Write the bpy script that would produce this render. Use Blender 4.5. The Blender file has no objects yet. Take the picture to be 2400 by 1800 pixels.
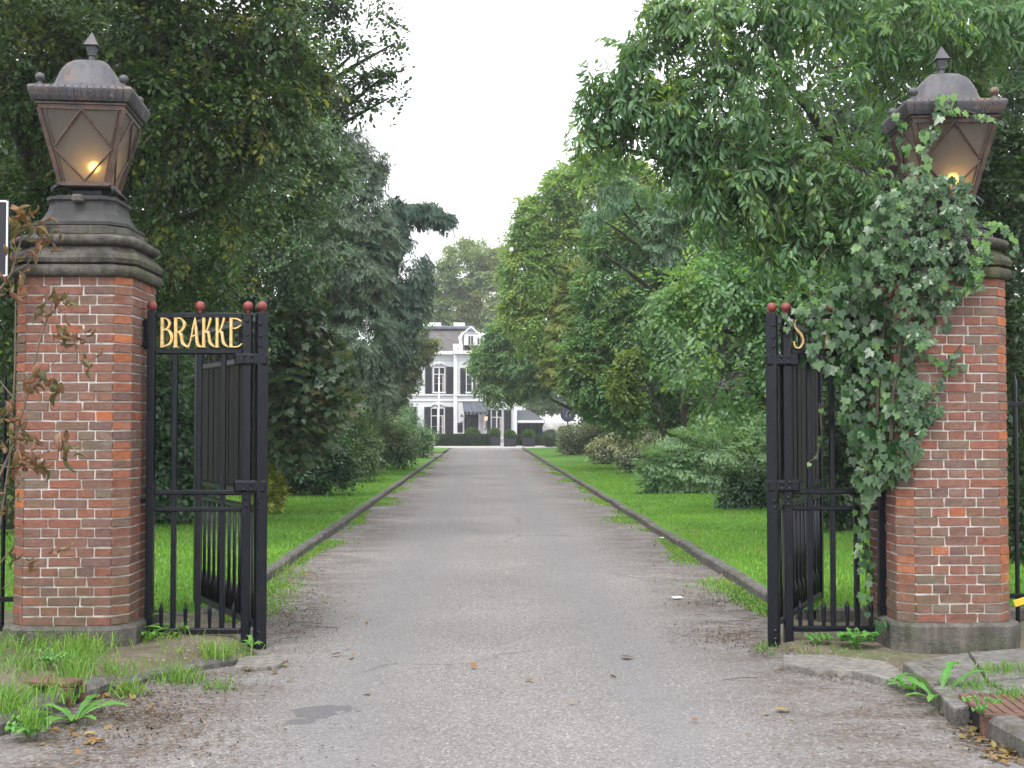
import bpy, math, random
import numpy as np
from mathutils import Vector, Matrix
R = math.radians
random.seed(7)
rs = np.random.RandomState(11)
S = bpy.context.scene
COL = S.collection

# ------------------------------------------------------------------ camera
F = 2870.0                      # focal length in pixels of the 2400 px wide photograph
CAM_H, PITCH, YAW = 1.6, R(1.9), R(1.3)
cd = bpy.data.cameras.new('camera'); cam = bpy.data.objects.new('camera', cd); COL.objects.link(cam)
cd.sensor_width = 36.0; cd.lens = F / 2400 * 36; cd.clip_end = 3000; cd.clip_start = 0.05
cam.location = (0, 0, CAM_H); cam.rotation_euler = (math.pi / 2 + PITCH, 0, -YAW)
S.camera = cam
# ------------------------------------------------------------------ sky, sun, exposure
SUN_EL, SUN_AZ = R(58), R(200)
w = bpy.data.worlds.new('World'); S.world = w; w.use_nodes = True
nt = w.node_tree; nt.nodes.clear()
wo = nt.nodes.new('ShaderNodeOutputWorld'); bg = nt.nodes.new('ShaderNodeBackground')
sky = nt.nodes.new('ShaderNodeTexSky'); sky.sky_type = 'NISHITA'; sky.sun_disc = False
sky.sun_elevation = SUN_EL; sky.sun_rotation = SUN_AZ; sky.air_density = 1.0; sky.dust_density = 4.0
hs = nt.nodes.new('ShaderNodeHueSaturation'); hs.inputs['Saturation'].default_value = 0.25
mx = nt.nodes.new('ShaderNodeMix'); mx.data_type = 'RGBA'; mx.inputs[0].default_value = 0.85
mx.inputs[7].default_value = (11.4, 11.6, 12.1, 1)          # closed cloud cover over the clear sky
nt.links.new(sky.outputs[0], hs.inputs['Color']); nt.links.new(hs.outputs[0], mx.inputs[6])
nt.links.new(mx.outputs[2], bg.inputs['Color']); nt.links.new(bg.outputs[0], wo.inputs[0])
bg.inputs['Strength'].default_value = 0.1
sd = bpy.data.lights.new('sun', 'SUN'); sun = bpy.data.objects.new('sun', sd); COL.objects.link(sun)
sd.energy = 1.4; sd.angle = R(25); sd.color = (1, 0.97, 0.92)
_d = Vector((math.sin(SUN_AZ) * math.cos(SUN_EL), math.cos(SUN_AZ) * math.cos(SUN_EL), math.sin(SUN_EL)))
sun.rotation_euler = _d.to_track_quat('Z', 'Y').to_euler()
S.view_settings.view_transform = 'Standard'; S.view_settings.look = 'None'
S.view_settings.gamma = 1; S.view_settings.use_curve_mapping = False
S.view_settings.exposure = 1.05
S.render.engine = 'CYCLES'
S.cycles.max_bounces = 6; S.cycles.diffuse_bounces = 3; S.cycles.glossy_bounces = 2
S.cycles.transmission_bounces = 5; S.cycles.transparent_max_bounces = 6
S.cycles.caustics_reflective = False; S.cycles.caustics_refractive = False
S.cycles.use_denoising = True

# ------------------------------------------------------------------ helpers
_fw = Vector((math.sin(YAW) * math.cos(PITCH), math.cos(YAW) * math.cos(PITCH), math.sin(PITCH)))
_rt = Vector((math.cos(YAW), -math.sin(YAW), 0)); _up = _rt.cross(_fw)
K = 2400 / 2212.0
def at(x, y, Y):                 # where the sight line of photo point (x, y) meets the plane at distance Y
    d = _fw + _rt * ((x * K - 1200) / F) + _up * ((900 - y * K) / F)
    return Vector((0, 0, CAM_H)) + d * (Y / d.y)
def gnd(x, y, z=0.0):            # where it meets the ground
    d = _fw + _rt * ((x * K - 1200) / F) + _up * ((900 - y * K) / F)
    return Vector((0, 0, CAM_H)) + d * ((z - CAM_H) / d.z)
def hz(x, y, Y):                 # same for the close-up of the house
    return at((940 + x / 4.148) / K, (700 + y / 4.148) / K, Y)
def mpp(px, Y): return px * K * Y / F

def tag(o, label=None, cat=None, group=None, kind=None):
    if label: o['label'] = label
    if cat: o['category'] = cat
    if group: o['group'] = group
    if kind: o['kind'] = kind
    return o
def empty(name, loc=(0, 0, 0), label=None, cat=None, group=None):
    o = bpy.data.objects.new(name, None); COL.objects.link(o); o.location = loc; o.empty_display_size = .1
    return tag(o, label, cat, group)
def link(name, me, parent=None):
    o = bpy.data.objects.new(name, me); COL.objects.link(o)
    if parent is not None:
        o.parent = parent; o.matrix_local = wmat(parent).inverted()
    return o
def wmat(o):
    m = Matrix.LocRotScale(o.location, o.rotation_euler.to_quaternion(), o.scale)
    return (wmat(o.parent) @ m) if o.parent else m
class MB:                        # collects shapes; build() links them as one mesh object (world coordinates)
    def __init__(s): s.v = []; s.f = []
    def add(s, vs, fs):
        b = len(s.v); s.v += [tuple(p) for p in vs]; s.f += [tuple(b + i for i in f) for f in fs]; return s
    def box(s, c, size, rot=None, taper=1.0):
        hx, hy, hz_ = size[0] / 2, size[1] / 2, size[2] / 2; c = Vector(c)
        vs = [Vector((sx * hx * (taper if sz > 0 else 1), sy * hy * (taper if sz > 0 else 1), sz * hz_)) for sz in (-1, 1) for sx, sy in ((-1, -1), (1, -1), (1, 1), (-1, 1))]
        if rot is not None: vs = [rot @ v for v in vs]
        return s.add([c + v for v in vs], [(3, 2, 1, 0), (4, 5, 6, 7), (0, 1, 5, 4), (1, 2, 6, 5), (2, 3, 7, 6), (3, 0, 4, 7)])
    def bbox(s, c, size, b=0.004, rot=None):     # box with chamfered edges (24 vertices)
        h = [q / 2 for q in size]; c = Vector(c); b = min(b, min(h) * .45); vs = []; fs = []
        idx = {}
        for sx in (-1, 1):
            for sy in (-1, 1):
                for sz in (-1, 1):
                    for ax in range(3):
                        p = [sx * h[0], sy * h[1], sz * h[2]]; sg = (sx, sy, sz)
                        for k in range(3):
                            if k != ax: p[k] -= sg[k] * b
                        idx[(sx, sy, sz, ax)] = len(vs); vs.append(Vector(p))
        q = (-1, 1)
        for ax in range(3):
            a1, a2 = [k for k in range(3) if k != ax]
            for sg in q:
                loop = []
                for u, v in ((-1, -1), (1, -1), (1, 1), (-1, 1)):
                    t = [0, 0, 0]; t[ax] = sg; t[a1] = u; t[a2] = v; loop.append(idx[(*t, ax)])
                fs.append(tuple(loop))
            for u in q:
                for v in q:
                    l = []
                    t = [0, 0, 0]; t[a1] = u; t[a2] = v
                    for sg, oa in ((-1, a1), (1, a1), (1, a2), (-1, a2)):
                        t[ax] = sg; l.append(idx[(*t, oa)])
                    fs.append(tuple(l))
        for sx in q:
            for sy in q:
                for sz in q: fs.append(tuple(idx[(sx, sy, sz, a)] for a in range(3)))
        if rot is not None: vs = [rot @ v for v in vs]
        return s.add([c + v for v in vs], fs)
    def tube(s, pts, r, n=8, cap=True):
        pts = [Vector(p) for p in pts]; m = len(pts)
        rr = r if isinstance(r, (list, tuple)) else [r] * m
        vs = []; fs = []
        t0 = (pts[1] - pts[0]).normalized(); a = t0.orthogonal().normalized()
        for i, p in enumerate(pts):
            t = (pts[min(i + 1, m - 1)] - pts[max(i - 1, 0)]).normalized()
            a = (a - t * a.dot(t)).normalized(); b = t.cross(a)
            vs += [p + (a * math.cos(2 * math.pi * k / n) + b * math.sin(2 * math.pi * k / n)) * rr[i] for k in range(n)]
        for i in range(m - 1):
            for k in range(n): fs.append((i * n + k, i * n + (k + 1) % n, (i + 1) * n + (k + 1) % n, (i + 1) * n + k))
        if cap: fs += [tuple(range(n - 1, -1, -1)), tuple(range((m - 1) * n, m * n))]
        return s.add(vs, fs)
    def lathe(s, c, prof, n=20):                 # prof: (radius, z)
        c = Vector(c); vs = []; fs = []; m = len(prof)
        for r, z in prof: vs += [c + Vector((r * math.cos(2 * math.pi * k / n), r * math.sin(2 * math.pi * k / n), z)) for k in range(n)]
        for i in range(m - 1):
            for k in range(n): fs.append((i * n + k, i * n + (k + 1) % n, (i + 1) * n + (k + 1) % n, (i + 1) * n + k))
        fs += [tuple(range(n - 1, -1, -1)), tuple(range((m - 1) * n, m * n))]
        return s.add(vs, fs)
    def ball(s, c, r, n=14, squash=1.0):
        k = 9
        return s.lathe(c, [(max(r * math.sin(math.pi * i / k), 1e-4), -r * squash * math.cos(math.pi * i / k)) for i in range(k + 1)], n)
    def plan(s, c, prof):                        # prof: (half width, chamfer, z): stacked rings of a chamfered square
        c = Vector(c); vs = []; fs = []
        for h, ch, z in prof:
            f = h - ch
            vs += [c + Vector((x, y, z)) for x, y in ((-f, -h), (f, -h), (h, -f), (h, f), (f, h), (-f, h), (-h, f), (-h, -f))]
        for i in range(len(prof) - 1):
            for k in range(8): fs.append((i * 8 + k, i * 8 + (k + 1) % 8, i * 8 + 8 + (k + 1) % 8, i * 8 + 8 + k))
        b = (len(prof) - 1) * 8
        fs += [tuple(range(7, -1, -1)), tuple(range(b, b + 8))]
        return s.add(vs, fs)
    def sq(s, c, prof):                          # stacked square rings: (half width, z)
        c = Vector(c); vs = []; fs = []
        for h, z in prof: vs += [c + Vector((x * h, y * h, z)) for x, y in ((-1, -1), (1, -1), (1, 1), (-1, 1))]
        for i in range(len(prof) - 1):
            for k in range(4): fs.append((i * 4 + k, i * 4 + (k + 1) % 4, i * 4 + 4 + (k + 1) % 4, i * 4 + 4 + k))
        b = (len(prof) - 1) * 4
        fs += [(3, 2, 1, 0), (b, b + 1, b + 2, b + 3)]
        return s.add(vs, fs)
    def build(s, name, mat, parent=None, smooth=False):
        me = bpy.data.meshes.new(name); me.from_pydata(s.v, [], s.f)
        me.materials.append(mat)
        if smooth: me.polygons.foreach_set('use_smooth', [True] * len(me.polygons))
        me.update(); me.validate()
        o = link(name, me, parent)
        return o
def B(name, mat, parent, c, size, rot=None, bev=.004): return MB().bbox(c, size, bev, rot).build(name, mat, parent)

# ------------------------------------------------------------------ materials
def nodes(name):
    m = bpy.data.materials.new(name); m.use_nodes = True; t = m.node_tree
    return m, t, t.nodes['Principled BSDF']
def N(t, typ, **kw):
    n = t.nodes.new(typ)
    for k, v in kw.items(): setattr(n, k, v)
    return n
def pos(t): return N(t, 'ShaderNodeNewGeometry').outputs['Position']
def noise(t, scale, detail=4, vec=None, rough=.55):
    n = N(t, 'ShaderNodeTexNoise'); n.inputs['Scale'].default_value = scale; n.inputs['Detail'].default_value = detail; n.inputs['Roughness'].default_value = rough
    t.links.new(vec if vec is not None else pos(t), n.inputs['Vector']); return n.outputs['Fac']
def ramp(t, fac, stops, interp='LINEAR'):
    n = N(t, 'ShaderNodeValToRGB'); n.color_ramp.interpolation = interp; e = n.color_ramp.elements
    while len(e) < len(stops): e.new(.5)
    for k, (p, c) in enumerate(stops): e[k].position = p; e[k].color = (c, c, c, 1) if not hasattr(c, '__len__') else (*c[:3], 1)
    t.links.new(fac, n.inputs[0]); return n.outputs[0]
def mixc(t, fac, a, b, blend='MIX'):
    n = N(t, 'ShaderNodeMix', data_type='RGBA', blend_type=blend)
    for sock, v in ((n.inputs[0], fac), (n.inputs[6], a), (n.inputs[7], b)):
        if isinstance(v, (int, float)): sock.default_value = v
        elif isinstance(v, tuple): sock.default_value = (*v[:3], 1)
        else: t.links.new(v, sock)
    return n.outputs[2]
def math_(t, op, a, b=None, clamp=False):
    n = N(t, 'ShaderNodeMath', operation=op, use_clamp=clamp)
    for s_, v in zip(n.inputs, (a, b)):
        if v is None: continue
        if isinstance(v, (int, float)): s_.default_value = v
        else: t.links.new(v, s_)
    return n.outputs[0]
def bump(t, bs, h, strength=.3, dist=.01):
    n = N(t, 'ShaderNodeBump'); n.inputs['Strength'].default_value = strength; n.inputs['Distance'].default_value = dist
    t.links.new(h, n.inputs['Height']); t.links.new(n.outputs[0], bs.inputs['Normal'])
def simple(name, c, rough=.6, var=.25, scale=6, metal=0, bmp=.15, spec=.5, c2=None):
    m, t, bs = nodes(name)
    n = noise(t, scale, 6)
    c2 = c2 or tuple(q * (1 - var) for q in c)
    t.links.new(mixc(t, ramp(t, n, [(.35, 0.), (.68, 1.)]), c, c2), bs.inputs['Base Color'])
    bs.inputs['Roughness'].default_value = rough; bs.inputs['Metallic'].default_value = metal; bs.inputs['Specular IOR Level'].default_value = spec
    if bmp: bump(t, bs, noise(t, scale * 8, 5), bmp, .005)
    return m
LF = 1.85
def leafmat(name, cols, yellow=None, yfrac=.0, rough=.42, transl=.36, spec=.5, clump=.5, k=None):
    """cols: dark .. light leaf colours, one per leaf at random; yellow: turning leaves in clumps"""
    m, t, bs = nodes(name)
    k = LF if k is None else k; cols = [tuple(v * k for v in q) for q in cols]; yellow = tuple(v * k for v in yellow) if yellow else None
    g = N(t, 'ShaderNodeNewGeometry'); oi = N(t, 'ShaderNodeObjectInfo')
    rnd = math_(t, 'FRACT', math_(t, 'ADD', g.outputs['Random Per Island'], oi.outputs['Random']))
    c = ramp(t, rnd, [(i / (len(cols) - 1), q) for i, q in enumerate(cols)])
    n = noise(t, clump, 3)
    c = mixc(t, ramp(t, n, [(.36, 0.), (.62, .8)]), c, mixc(t, 1.0, c, (.5, .66, .6), 'MULTIPLY'))
    c = mixc(t, ramp(t, noise(t, clump * 2.7, 2), [(.52, 0.), (.66, .6)]), c, mixc(t, 1.0, c, (1.35, 1.3, 1.2), 'MULTIPLY'))
    if yellow:
        n2 = math_(t, 'ADD', noise(t, clump * 1.7, 4), math_(t, 'MULTIPLY', rnd, .22))
        c = mixc(t, ramp(t, n2, [(.80 - yfrac * .5, 0.), (.88 - yfrac * .5, .9)]), c, yellow)
    t.links.new(c, bs.inputs['Base Color']); bs.inputs['Roughness'].default_value = rough
    bs.inputs['Specular IOR Level'].default_value = spec
    tr = N(t, 'ShaderNodeBsdfTranslucent'); t.links.new(mixc(t, 1.0, c, (1.5, 1.5, .7), 'MULTIPLY'), tr.inputs[0])
    ms = N(t, 'ShaderNodeMixShader'); ms.inputs[0].default_value = transl
    t.links.new(bs.outputs[0], ms.inputs[1]); t.links.new(tr.outputs[0], ms.inputs[2])
    t.links.new(ms.outputs[0], t.nodes['Material Output'].inputs[0])
    return m

def brick_mat(name, stops, moss_z=.7):
    m, t, bs = nodes(name)
    oi = N(t, 'ShaderNodeObjectInfo'); g = N(t, 'ShaderNodeNewGeometry'); stops = [(a, tuple(v * 1.06 for v in b)) for a, b in stops]
    r = math_(t, 'FRACT', math_(t, 'ADD', oi.outputs['Random'], g.outputs['Random Per Island']))
    c = ramp(t, r, stops)
    n1 = noise(t, 22, 6); n2 = noise(t, 120, 3)
    c = mixc(t, ramp(t, n1, [(.35, 0.), (.7, .6)]), c, mixc(t, 1.0, c, (.55, .5, .5), 'MULTIPLY'))
    c = mixc(t, ramp(t, n2, [(.5, 0.), (.75, .35)]), c, (.24, .16, .125))
    sx = N(t, 'ShaderNodeSeparateXYZ'); t.links.new(g.outputs['Position'], sx.inputs[0])
    ef = noise(t, 3.1, 6, rough=.7)
    c = mixc(t, ramp(t, ef, [(.58, 0.), (.72, .38)]), c, (.33, .29, .27))         # lime bloom
    ms = math_(t, 'MULTIPLY', ramp(t, noise(t, 4.3, 5), [(.42, 0.), (.6, 1.)]), ramp(t, math_(t, 'DIVIDE', sx.outputs[2], moss_z), [(.35, .75), (1., 0.)]))
    c = mixc(t, ms, c, (.09, .085, .05))
    t.links.new(c, bs.inputs['Base Color']); bs.inputs['Roughness'].default_value = .85; bs.inputs['Specular IOR Level'].default_value = .25
    bump(t, bs, math_(t, 'ADD', noise(t, 60, 6), math_(t, 'MULTIPLY', noise(t, 15, 3), 1.5)), .55, .008)
    return m
M = {}
M['brick'] = brick_mat('brick', [(0, (0.150, 0.095, 0.083)), (.2, (0.202, 0.108, 0.083)), (.42, (0.234, 0.101, 0.072)), (.6, (0.176, 0.115, 0.090)), (.76, (0.260, 0.101, 0.066)), (.88, (0.156, 0.128, 0.094)), (.96, (0.221, 0.095, 0.069)), (.975, (0.26, 0.095, 0.06)), (1, (0.42, 0.135, 0.055))])
M['corner_brick'] = brick_mat('corner_brick', [(0, (0.234, 0.101, 0.069)), (.25, (0.364, 0.128, 0.058)), (.45, (0.169, 0.122, 0.090)), (.75, (0.247, 0.101, 0.069)), (1, (0.468, 0.162, 0.062))])
def mortar():
    m, t, bs = nodes('mortar')
    c = mixc(t, ramp(t, noise(t, 9, 6), [(.35, 0.), (.65, 1.)]), (.66, .62, .57), (.40, .37, .34))
    t.links.new(c, bs.inputs['Base Color']); bs.inputs['Roughness'].default_value = .95
    bump(t, bs, noise(t, 180, 4), .6, .004); return m
M['mortar'] = mortar()
M['stone'] = simple('weathered_stone', (.07, .068, .066), .85, .5, 5, bmp=.5, c2=(.035, .035, .038), spec=.3)
def mossstone(name, c1, c2, moss, lo=.5):
    m, t, bs = nodes(name)
    c = mixc(t, ramp(t, noise(t, 6, 7), [(.35, 0.), (.65, 1.)]), c1, c2)
    c = mixc(t, ramp(t, noise(t, 3, 5), [(lo, 0.), (lo + .15, .8)]), c, moss)
    c = mixc(t, ramp(t, noise(t, 40, 3), [(.68, 0.), (.74, .5)]), c, (.4, .39, .36))
    mp = N(t, 'ShaderNodeMapping'); mp.inputs['Scale'].default_value = (9, 9, 1.2); t.links.new(pos(t), mp.inputs['Vector'])
    c = mixc(t, ramp(t, noise(t, 2.2, 5, mp.outputs[0]), [(.42, 0.), (.62, .55)]), c, mixc(t, 1.0, c, (.42, .42, .42), 'MULTIPLY'))
    c = mixc(t, ramp(t, noise(t, 26, 6, rough=.7), [(.5, 0.), (.66, .5)]), c, mixc(t, 1.0, c, (.5, .5, .5), 'MULTIPLY'))
    t.links.new(c, bs.inputs['Base Color']); bs.inputs['Roughness'].default_value = .9; bs.inputs['Specular IOR Level'].default_value = .3
    bump(t, bs, math_(t, 'ADD', noise(t, 70, 6), math_(t, 'MULTIPLY', noise(t, 9, 6, rough=.7), 3.)), .8, .01); return m
M['cornice'] = mossstone('cornice_stone', (.14, .13, .11), (.042, .041, .041), (.115, .12, .055), .5)
M['plinth'] = mossstone('plinth_stone', (.16, .145, .125), (.095, .09, .085), (.10, .11, .065), .48)
M['kerb'] = mossstone('kerb_stone', (.17, .16, .15), (.115, .11, .10), (.10, .105, .065), .5)
M['slab'] = mossstone('concrete_slab', (.27, .25, .23), (.2, .185, .17), (.16, .14, .11), .56)
M['paving'] = mossstone('paving_slab', (.21, .2, .19), (.15, .14, .13), (.12, .115, .08), .52)
def iron(name, c, rough, rust=.3):
    m, t, bs = nodes(name)
    n = noise(t, 7, 7, rough=.65)
    cc = mixc(t, ramp(t, n, [(.55, 0.), (.78, rust)]), c, (.045, .036, .032))
    cc = mixc(t, ramp(t, noise(t, 45, 4), [(.62, 0.), (.72, .35)]), cc, (.07, .075, .09))
    t.links.new(cc, bs.inputs['Base Color']); bs.inputs['Roughness'].default_value = rough; bs.inputs['Specular IOR Level'].default_value = .32
    bump(t, bs, noise(t, 60, 5), .25, .004); return m
M['iron'] = iron('black_painted_iron', (.004, .0055, .010), .30)
M['blackwood'] = iron('black_stained_wood', (.004, .0045, .004), .75, .25)
M['redball'] = simple('red_paint', (.26, .05, .045), .5, .4, 12, bmp=.2)
def goldm():
    m, t, bs = nodes('gold_leaf')
    c = mixc(t, ramp(t, noise(t, 30, 5), [(.4, 0.), (.7, .8)]), (.80, .56, .24), (.48, .29, .10))
    t.links.new(c, bs.inputs['Base Color']); bs.inputs['Metallic'].default_value = .35; bs.inputs['Roughness'].default_value = .42
    bump(t, bs, noise(t, 90, 4), .3, .003); return m
M['gold'] = goldm()
def copperm():
    m, t, bs = nodes('aged_copper')
    n = noise(t, 6, 7, rough=.65)
    c = ramp(t, n, [(.3, (.085, .085, .098)), (.57, (.09, .088, .095)), (.66, (.15, .10, .075)), (.76, (.25, .21, .14))])
    mp = N(t, 'ShaderNodeMapping'); mp.inputs['Scale'].default_value = (14, 14, 3); t.links.new(pos(t), mp.inputs['Vector'])
    c = mixc(t, ramp(t, noise(t, 1.3, 7, mp.outputs[0], .7), [(.5, 0.), (.64, .6)]), c, (.045, .043, .046)); c = mixc(t, ramp(t, noise(t, 16, 7, rough=.75), [(.58, 0.), (.68, .6)]), c, (.24, .21, .16))
    t.links.new(c, bs.inputs['Base Color']); bs.inputs['Metallic'].default_value = .3; bs.inputs['Roughness'].default_value = .58
    bump(t, bs, math_(t, 'ADD', noise(t, 40, 5), math_(t, 'MULTIPLY', noise(t, 9, 5), 2.)), .4, .008); return m
M['copper'] = copperm()
M['copper_bar'] = simple('copper_bar', (.135, .082, .062), .5, .6, 14, metal=.4, c2=(.055, .047, .047))
def glassm():
    m, t, bs = nodes('frosted_lamp_glass')
    c = mixc(t, noise(t, 14, 5), (.50, .475, .44), (.36, .34, .315))
    t.links.new(c, bs.inputs['Base Color']); bs.inputs['Roughness'].default_value = .5
    bs.inputs['Transmission Weight'].default_value = .72; bs.inputs['IOR'].default_value = 1.25
    bump(t, bs, noise(t, 130, 4), .35, .004)
    tr = N(t, 'ShaderNodeBsdfTranslucent'); tr.inputs[0].default_value = (.56, .53, .49, 1); ms = N(t, 'ShaderNodeMixShader'); ms.inputs[0].default_value = .32
    t.links.new(bs.outputs[0], ms.inputs[1]); t.links.new(tr.outputs[0], ms.inputs[2]); t.links.new(ms.outputs[0], t.nodes['Material Output'].inputs[0]); return m
M['lampglass'] = glassm()
def emit(name, c, s):
    m, t, bs = nodes(name); bs.inputs['Emission Color'].default_value = (*c, 1); bs.inputs['Emission Strength'].default_value = s; bs.inputs['Base Color'].default_value = (*c, 1); return m
M['bulb'] = emit('lit_bulb', (1, .55, .13), 30)
M['faintbulb'] = emit('faint_lamp', (1, .5, .3), .8)
M['white'] = simple('white_render', (.64, .655, .68), .7, .1, 1.5, bmp=.05)
M['whitewood'] = simple('white_painted_wood', (.7, .7, .71), .5, .08, 3, bmp=.03)
M['shutter'] = simple('dark_green_black_paint', (.022, .024, .03), .45, .3, 5, bmp=.05)
M['roof'] = simple('slate_roof', (.13, .115, .115), .7, .35, 2.5, bmp=.3)
M['zinc'] = simple('zinc_sheet', (.16, .175, .21), .45, .25, 2, metal=.3)
def pane():
    m, t, bs = nodes('window_glass'); bs.inputs['Base Color'].default_value = (.02, .022, .028, 1); bs.inputs['Roughness'].default_value = .08; bs.inputs['Specular IOR Level'].default_value = .6; return m
M['pane'] = pane()
M['annexroof'] = simple('dark_annexe_roof', (.055, .058, .072), .5, .25, 2)
M['canopyglass'] = simple('canopy_glass', (.10, .115, .14), .25, .2, 3, bmp=0)
M['dark'] = simple('opening_shade', (.012, .012, .014), .8, .2, 4, bmp=0)  # near-black colour that paints the shade inside doorway and gully openings
M['curtain'] = simple('cream_curtain', (.42, .36, .34), .9, .3, 3)
M['soil'] = simple('soil', (.085, .065, .048), .95, .5, 3, bmp=.8)
M['bark'] = simple('bark', (.075, .06, .045), .9, .5, 9, bmp=.9)
M['canvas'] = simple('white_canvas', (.7, .69, .69), .7, .1, 2)
M['navy'] = simple('navy_print', (.015, .018, .045), .5, .2, 4)
M['boardblack'] = simple('board_black', (.012, .013, .02), .5, .2, 4)
M['rust'] = simple('rusty_cast_iron', (.16, .085, .06), .8, .4, 14, bmp=.5)
M['whitepaint'] = simple('white_paint', (.75, .75, .75), .5, .1, 6, bmp=0)
M['yellow'] = simple('yellow_paint', (.75, .55, .04), .5, .1, 6, bmp=0)

def road_mat():
    m, t, bs = nodes('worn_asphalt')
    P = pos(t); sx = N(t, 'ShaderNodeSeparateXYZ'); t.links.new(P, sx.inputs[0]); X, Y = sx.outputs[0], sx.outputs[1]
    big = noise(t, .45, 5); mid = noise(t, 2.2, 6, rough=.65)
    c = mixc(t, ramp(t, big, [(.35, 0.), (.65, 1.)]), (.175, .168, .165), (.228, .218, .213))
    # smoother bluish wheel lanes, chippings proud between and beside them
    xo = math_(t, 'ABSOLUTE', math_(t, 'SUBTRACT', math_(t, 'ABSOLUTE', math_(t, 'SUBTRACT', X, .1)), .85))
    lane = math_(t, 'MULTIPLY', ramp(t, math_(t, 'ADD', xo, math_(t, 'MULTIPLY', mid, .5)), [(.25, 1.), (.85, 0.)]), .75)
    c = mixc(t, lane, c, (.178, .174, .176))
    v = N(t, 'ShaderNodeTexVoronoi'); v.inputs['Scale'].default_value = 88; t.links.new(P, v.inputs['Vector'])
    stone = ramp(t, v.outputs['Color'], [(.0, (.28, .27, .26)), (.3, (.72, .70, .68)), (.6, (1.0, .98, .97)), (.82, (1.4, 1.37, 1.33)), (1., (2.7, 2.6, 2.5))])
    grit = mixc(t, 1.0, c, stone, 'MULTIPLY')
    c = mixc(t, math_(t, 'SUBTRACT', ramp(t, mid, [(.3, .95), (.62, .6)]), math_(t, 'MULTIPLY', lane, .35), True), c, grit)
    # brown needle and leaf crumbs towards the edges
    edge = ramp(t, math_(t, 'DIVIDE', math_(t, 'ABSOLUTE', math_(t, 'SUBTRACT', X, .15)), 3.2), [(.36, 0.), (.58, 1.)])
    nv = N(t, 'ShaderNodeMapping'); nv.inputs['Scale'].default_value = (.85, 1.5, 1); t.links.new(P, nv.inputs['Vector'])
    br = math_(t, 'MULTIPLY', edge, ramp(t, noise(t, 2.2, 8, nv.outputs[0], .75), [(.40, 0.), (.58, 1.)]))
    fine = ramp(t, noise(t, 55, 4), [(.38, .4), (.56, 1.)])
    c = mixc(t, math_(t, 'MULTIPLY', br, ramp(t, noise(t, 24, 7, rough=.75), [(.40, .12), (.56, 1.)])), c, (.082, .056, .043))
    sand = math_(t, 'MULTIPLY', edge, ramp(t, noise(t, .9, 5), [(.56, 0.), (.68, .5)])); c = mixc(t, sand, c, (.27, .25, .235)); irr = noise(t, 4., 5)
    for px, py, a, b, st_ in ((860, 1395, 85, 20, .75), (800, 1440, 120, 22, .5), (1370, 1490, 90, 22, .75), (1420, 1400, 110, 18, .5), (960, 1232, 60, 9, .7), (1010, 1070, 40, 4, .6), (1190, 1330, 22, 5, .7), (1600, 1440, 90, 10, .4), (700, 1537, 110, 20, -.75), (645, 1559, 44, 9, -.75), (900, 1572, 26, 4, -.5)):
        g_ = gnd(px, py); ra = mpp(a, g_.y); rb = (gnd(px, py - b).y - gnd(px, py + b).y) / 2
        ex = math_(t, 'POWER', math_(t, 'ABSOLUTE', math_(t, 'DIVIDE', math_(t, 'SUBTRACT', X, g_.x), ra)), 2); ey = math_(t, 'POWER', math_(t, 'ABSOLUTE', math_(t, 'DIVIDE', math_(t, 'SUBTRACT', Y, g_.y), rb)), 2)
        c = mixc(t, math_(t, 'MULTIPLY', ramp(t, math_(t, 'MULTIPLY', math_(t, 'ADD', math_(t, 'ADD', ex, ey), math_(t, 'MULTIPLY', mid if st_ > 0 else irr, 1.2 if st_ > 0 else 2.2)), 1. if st_ > 0 else .5), [(.0, 1.), (.5 if st_ > 0 else .76, 1.), (1. if st_ > 0 else .79, 0.)]), abs(st_)), c, (.175, .172, .176) if st_ > 0 else (.095, .093, .10))
    cv = N(t, 'ShaderNodeTexVoronoi', feature='DISTANCE_TO_EDGE'); cv.inputs['Scale'].default_value = .55
    wv = N(t, 'ShaderNodeMix', data_type='RGBA'); wv.inputs[0].default_value = .35; nz = N(t, 'ShaderNodeTexNoise'); nz.inputs['Scale'].default_value = 1.6; nz.inputs['Detail'].default_value = 6; t.links.new(P, nz.inputs['Vector']); t.links.new(P, wv.inputs[6]); t.links.new(nz.outputs['Color'], wv.inputs[7]); t.links.new(wv.outputs[2], cv.inputs['Vector'])
    crk = math_(t, 'MULTIPLY', ramp(t, cv.outputs['Distance'], [(.0, .5), (.005, .3), (.011, 0.)]), ramp(t, big, [(.52, 0.), (.6, 1.)]))
    c = mixc(t, crk, c, (.07, .062, .058))
    t.links.new(c, bs.inputs['Base Color']); bs.inputs['Roughness'].default_value = .82; bs.inputs['Specular IOR Level'].default_value = .3
    bump(t, bs, math_(t, 'ADD', v.outputs['Distance'], math_(t, 'MULTIPLY', mid, .6)), .5, .012)
    return m
M['road'] = road_mat()
M['patch'] = simple('tar_patch', (.085, .083, .09), .7, .2, 5, bmp=.3)
M['wornpatch'] = simple('smooth_worn_asphalt', (.15, .149, .158), .7, .1, 5, bmp=.2)
M['forecourt'] = simple('pale_gravel', (.36, .34, .32), .9, .15, 2, bmp=.4)
M['dirt'] = simple('bare_dirt', (.20, .16, .125), .95, .4, 4, bmp=.7)
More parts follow.
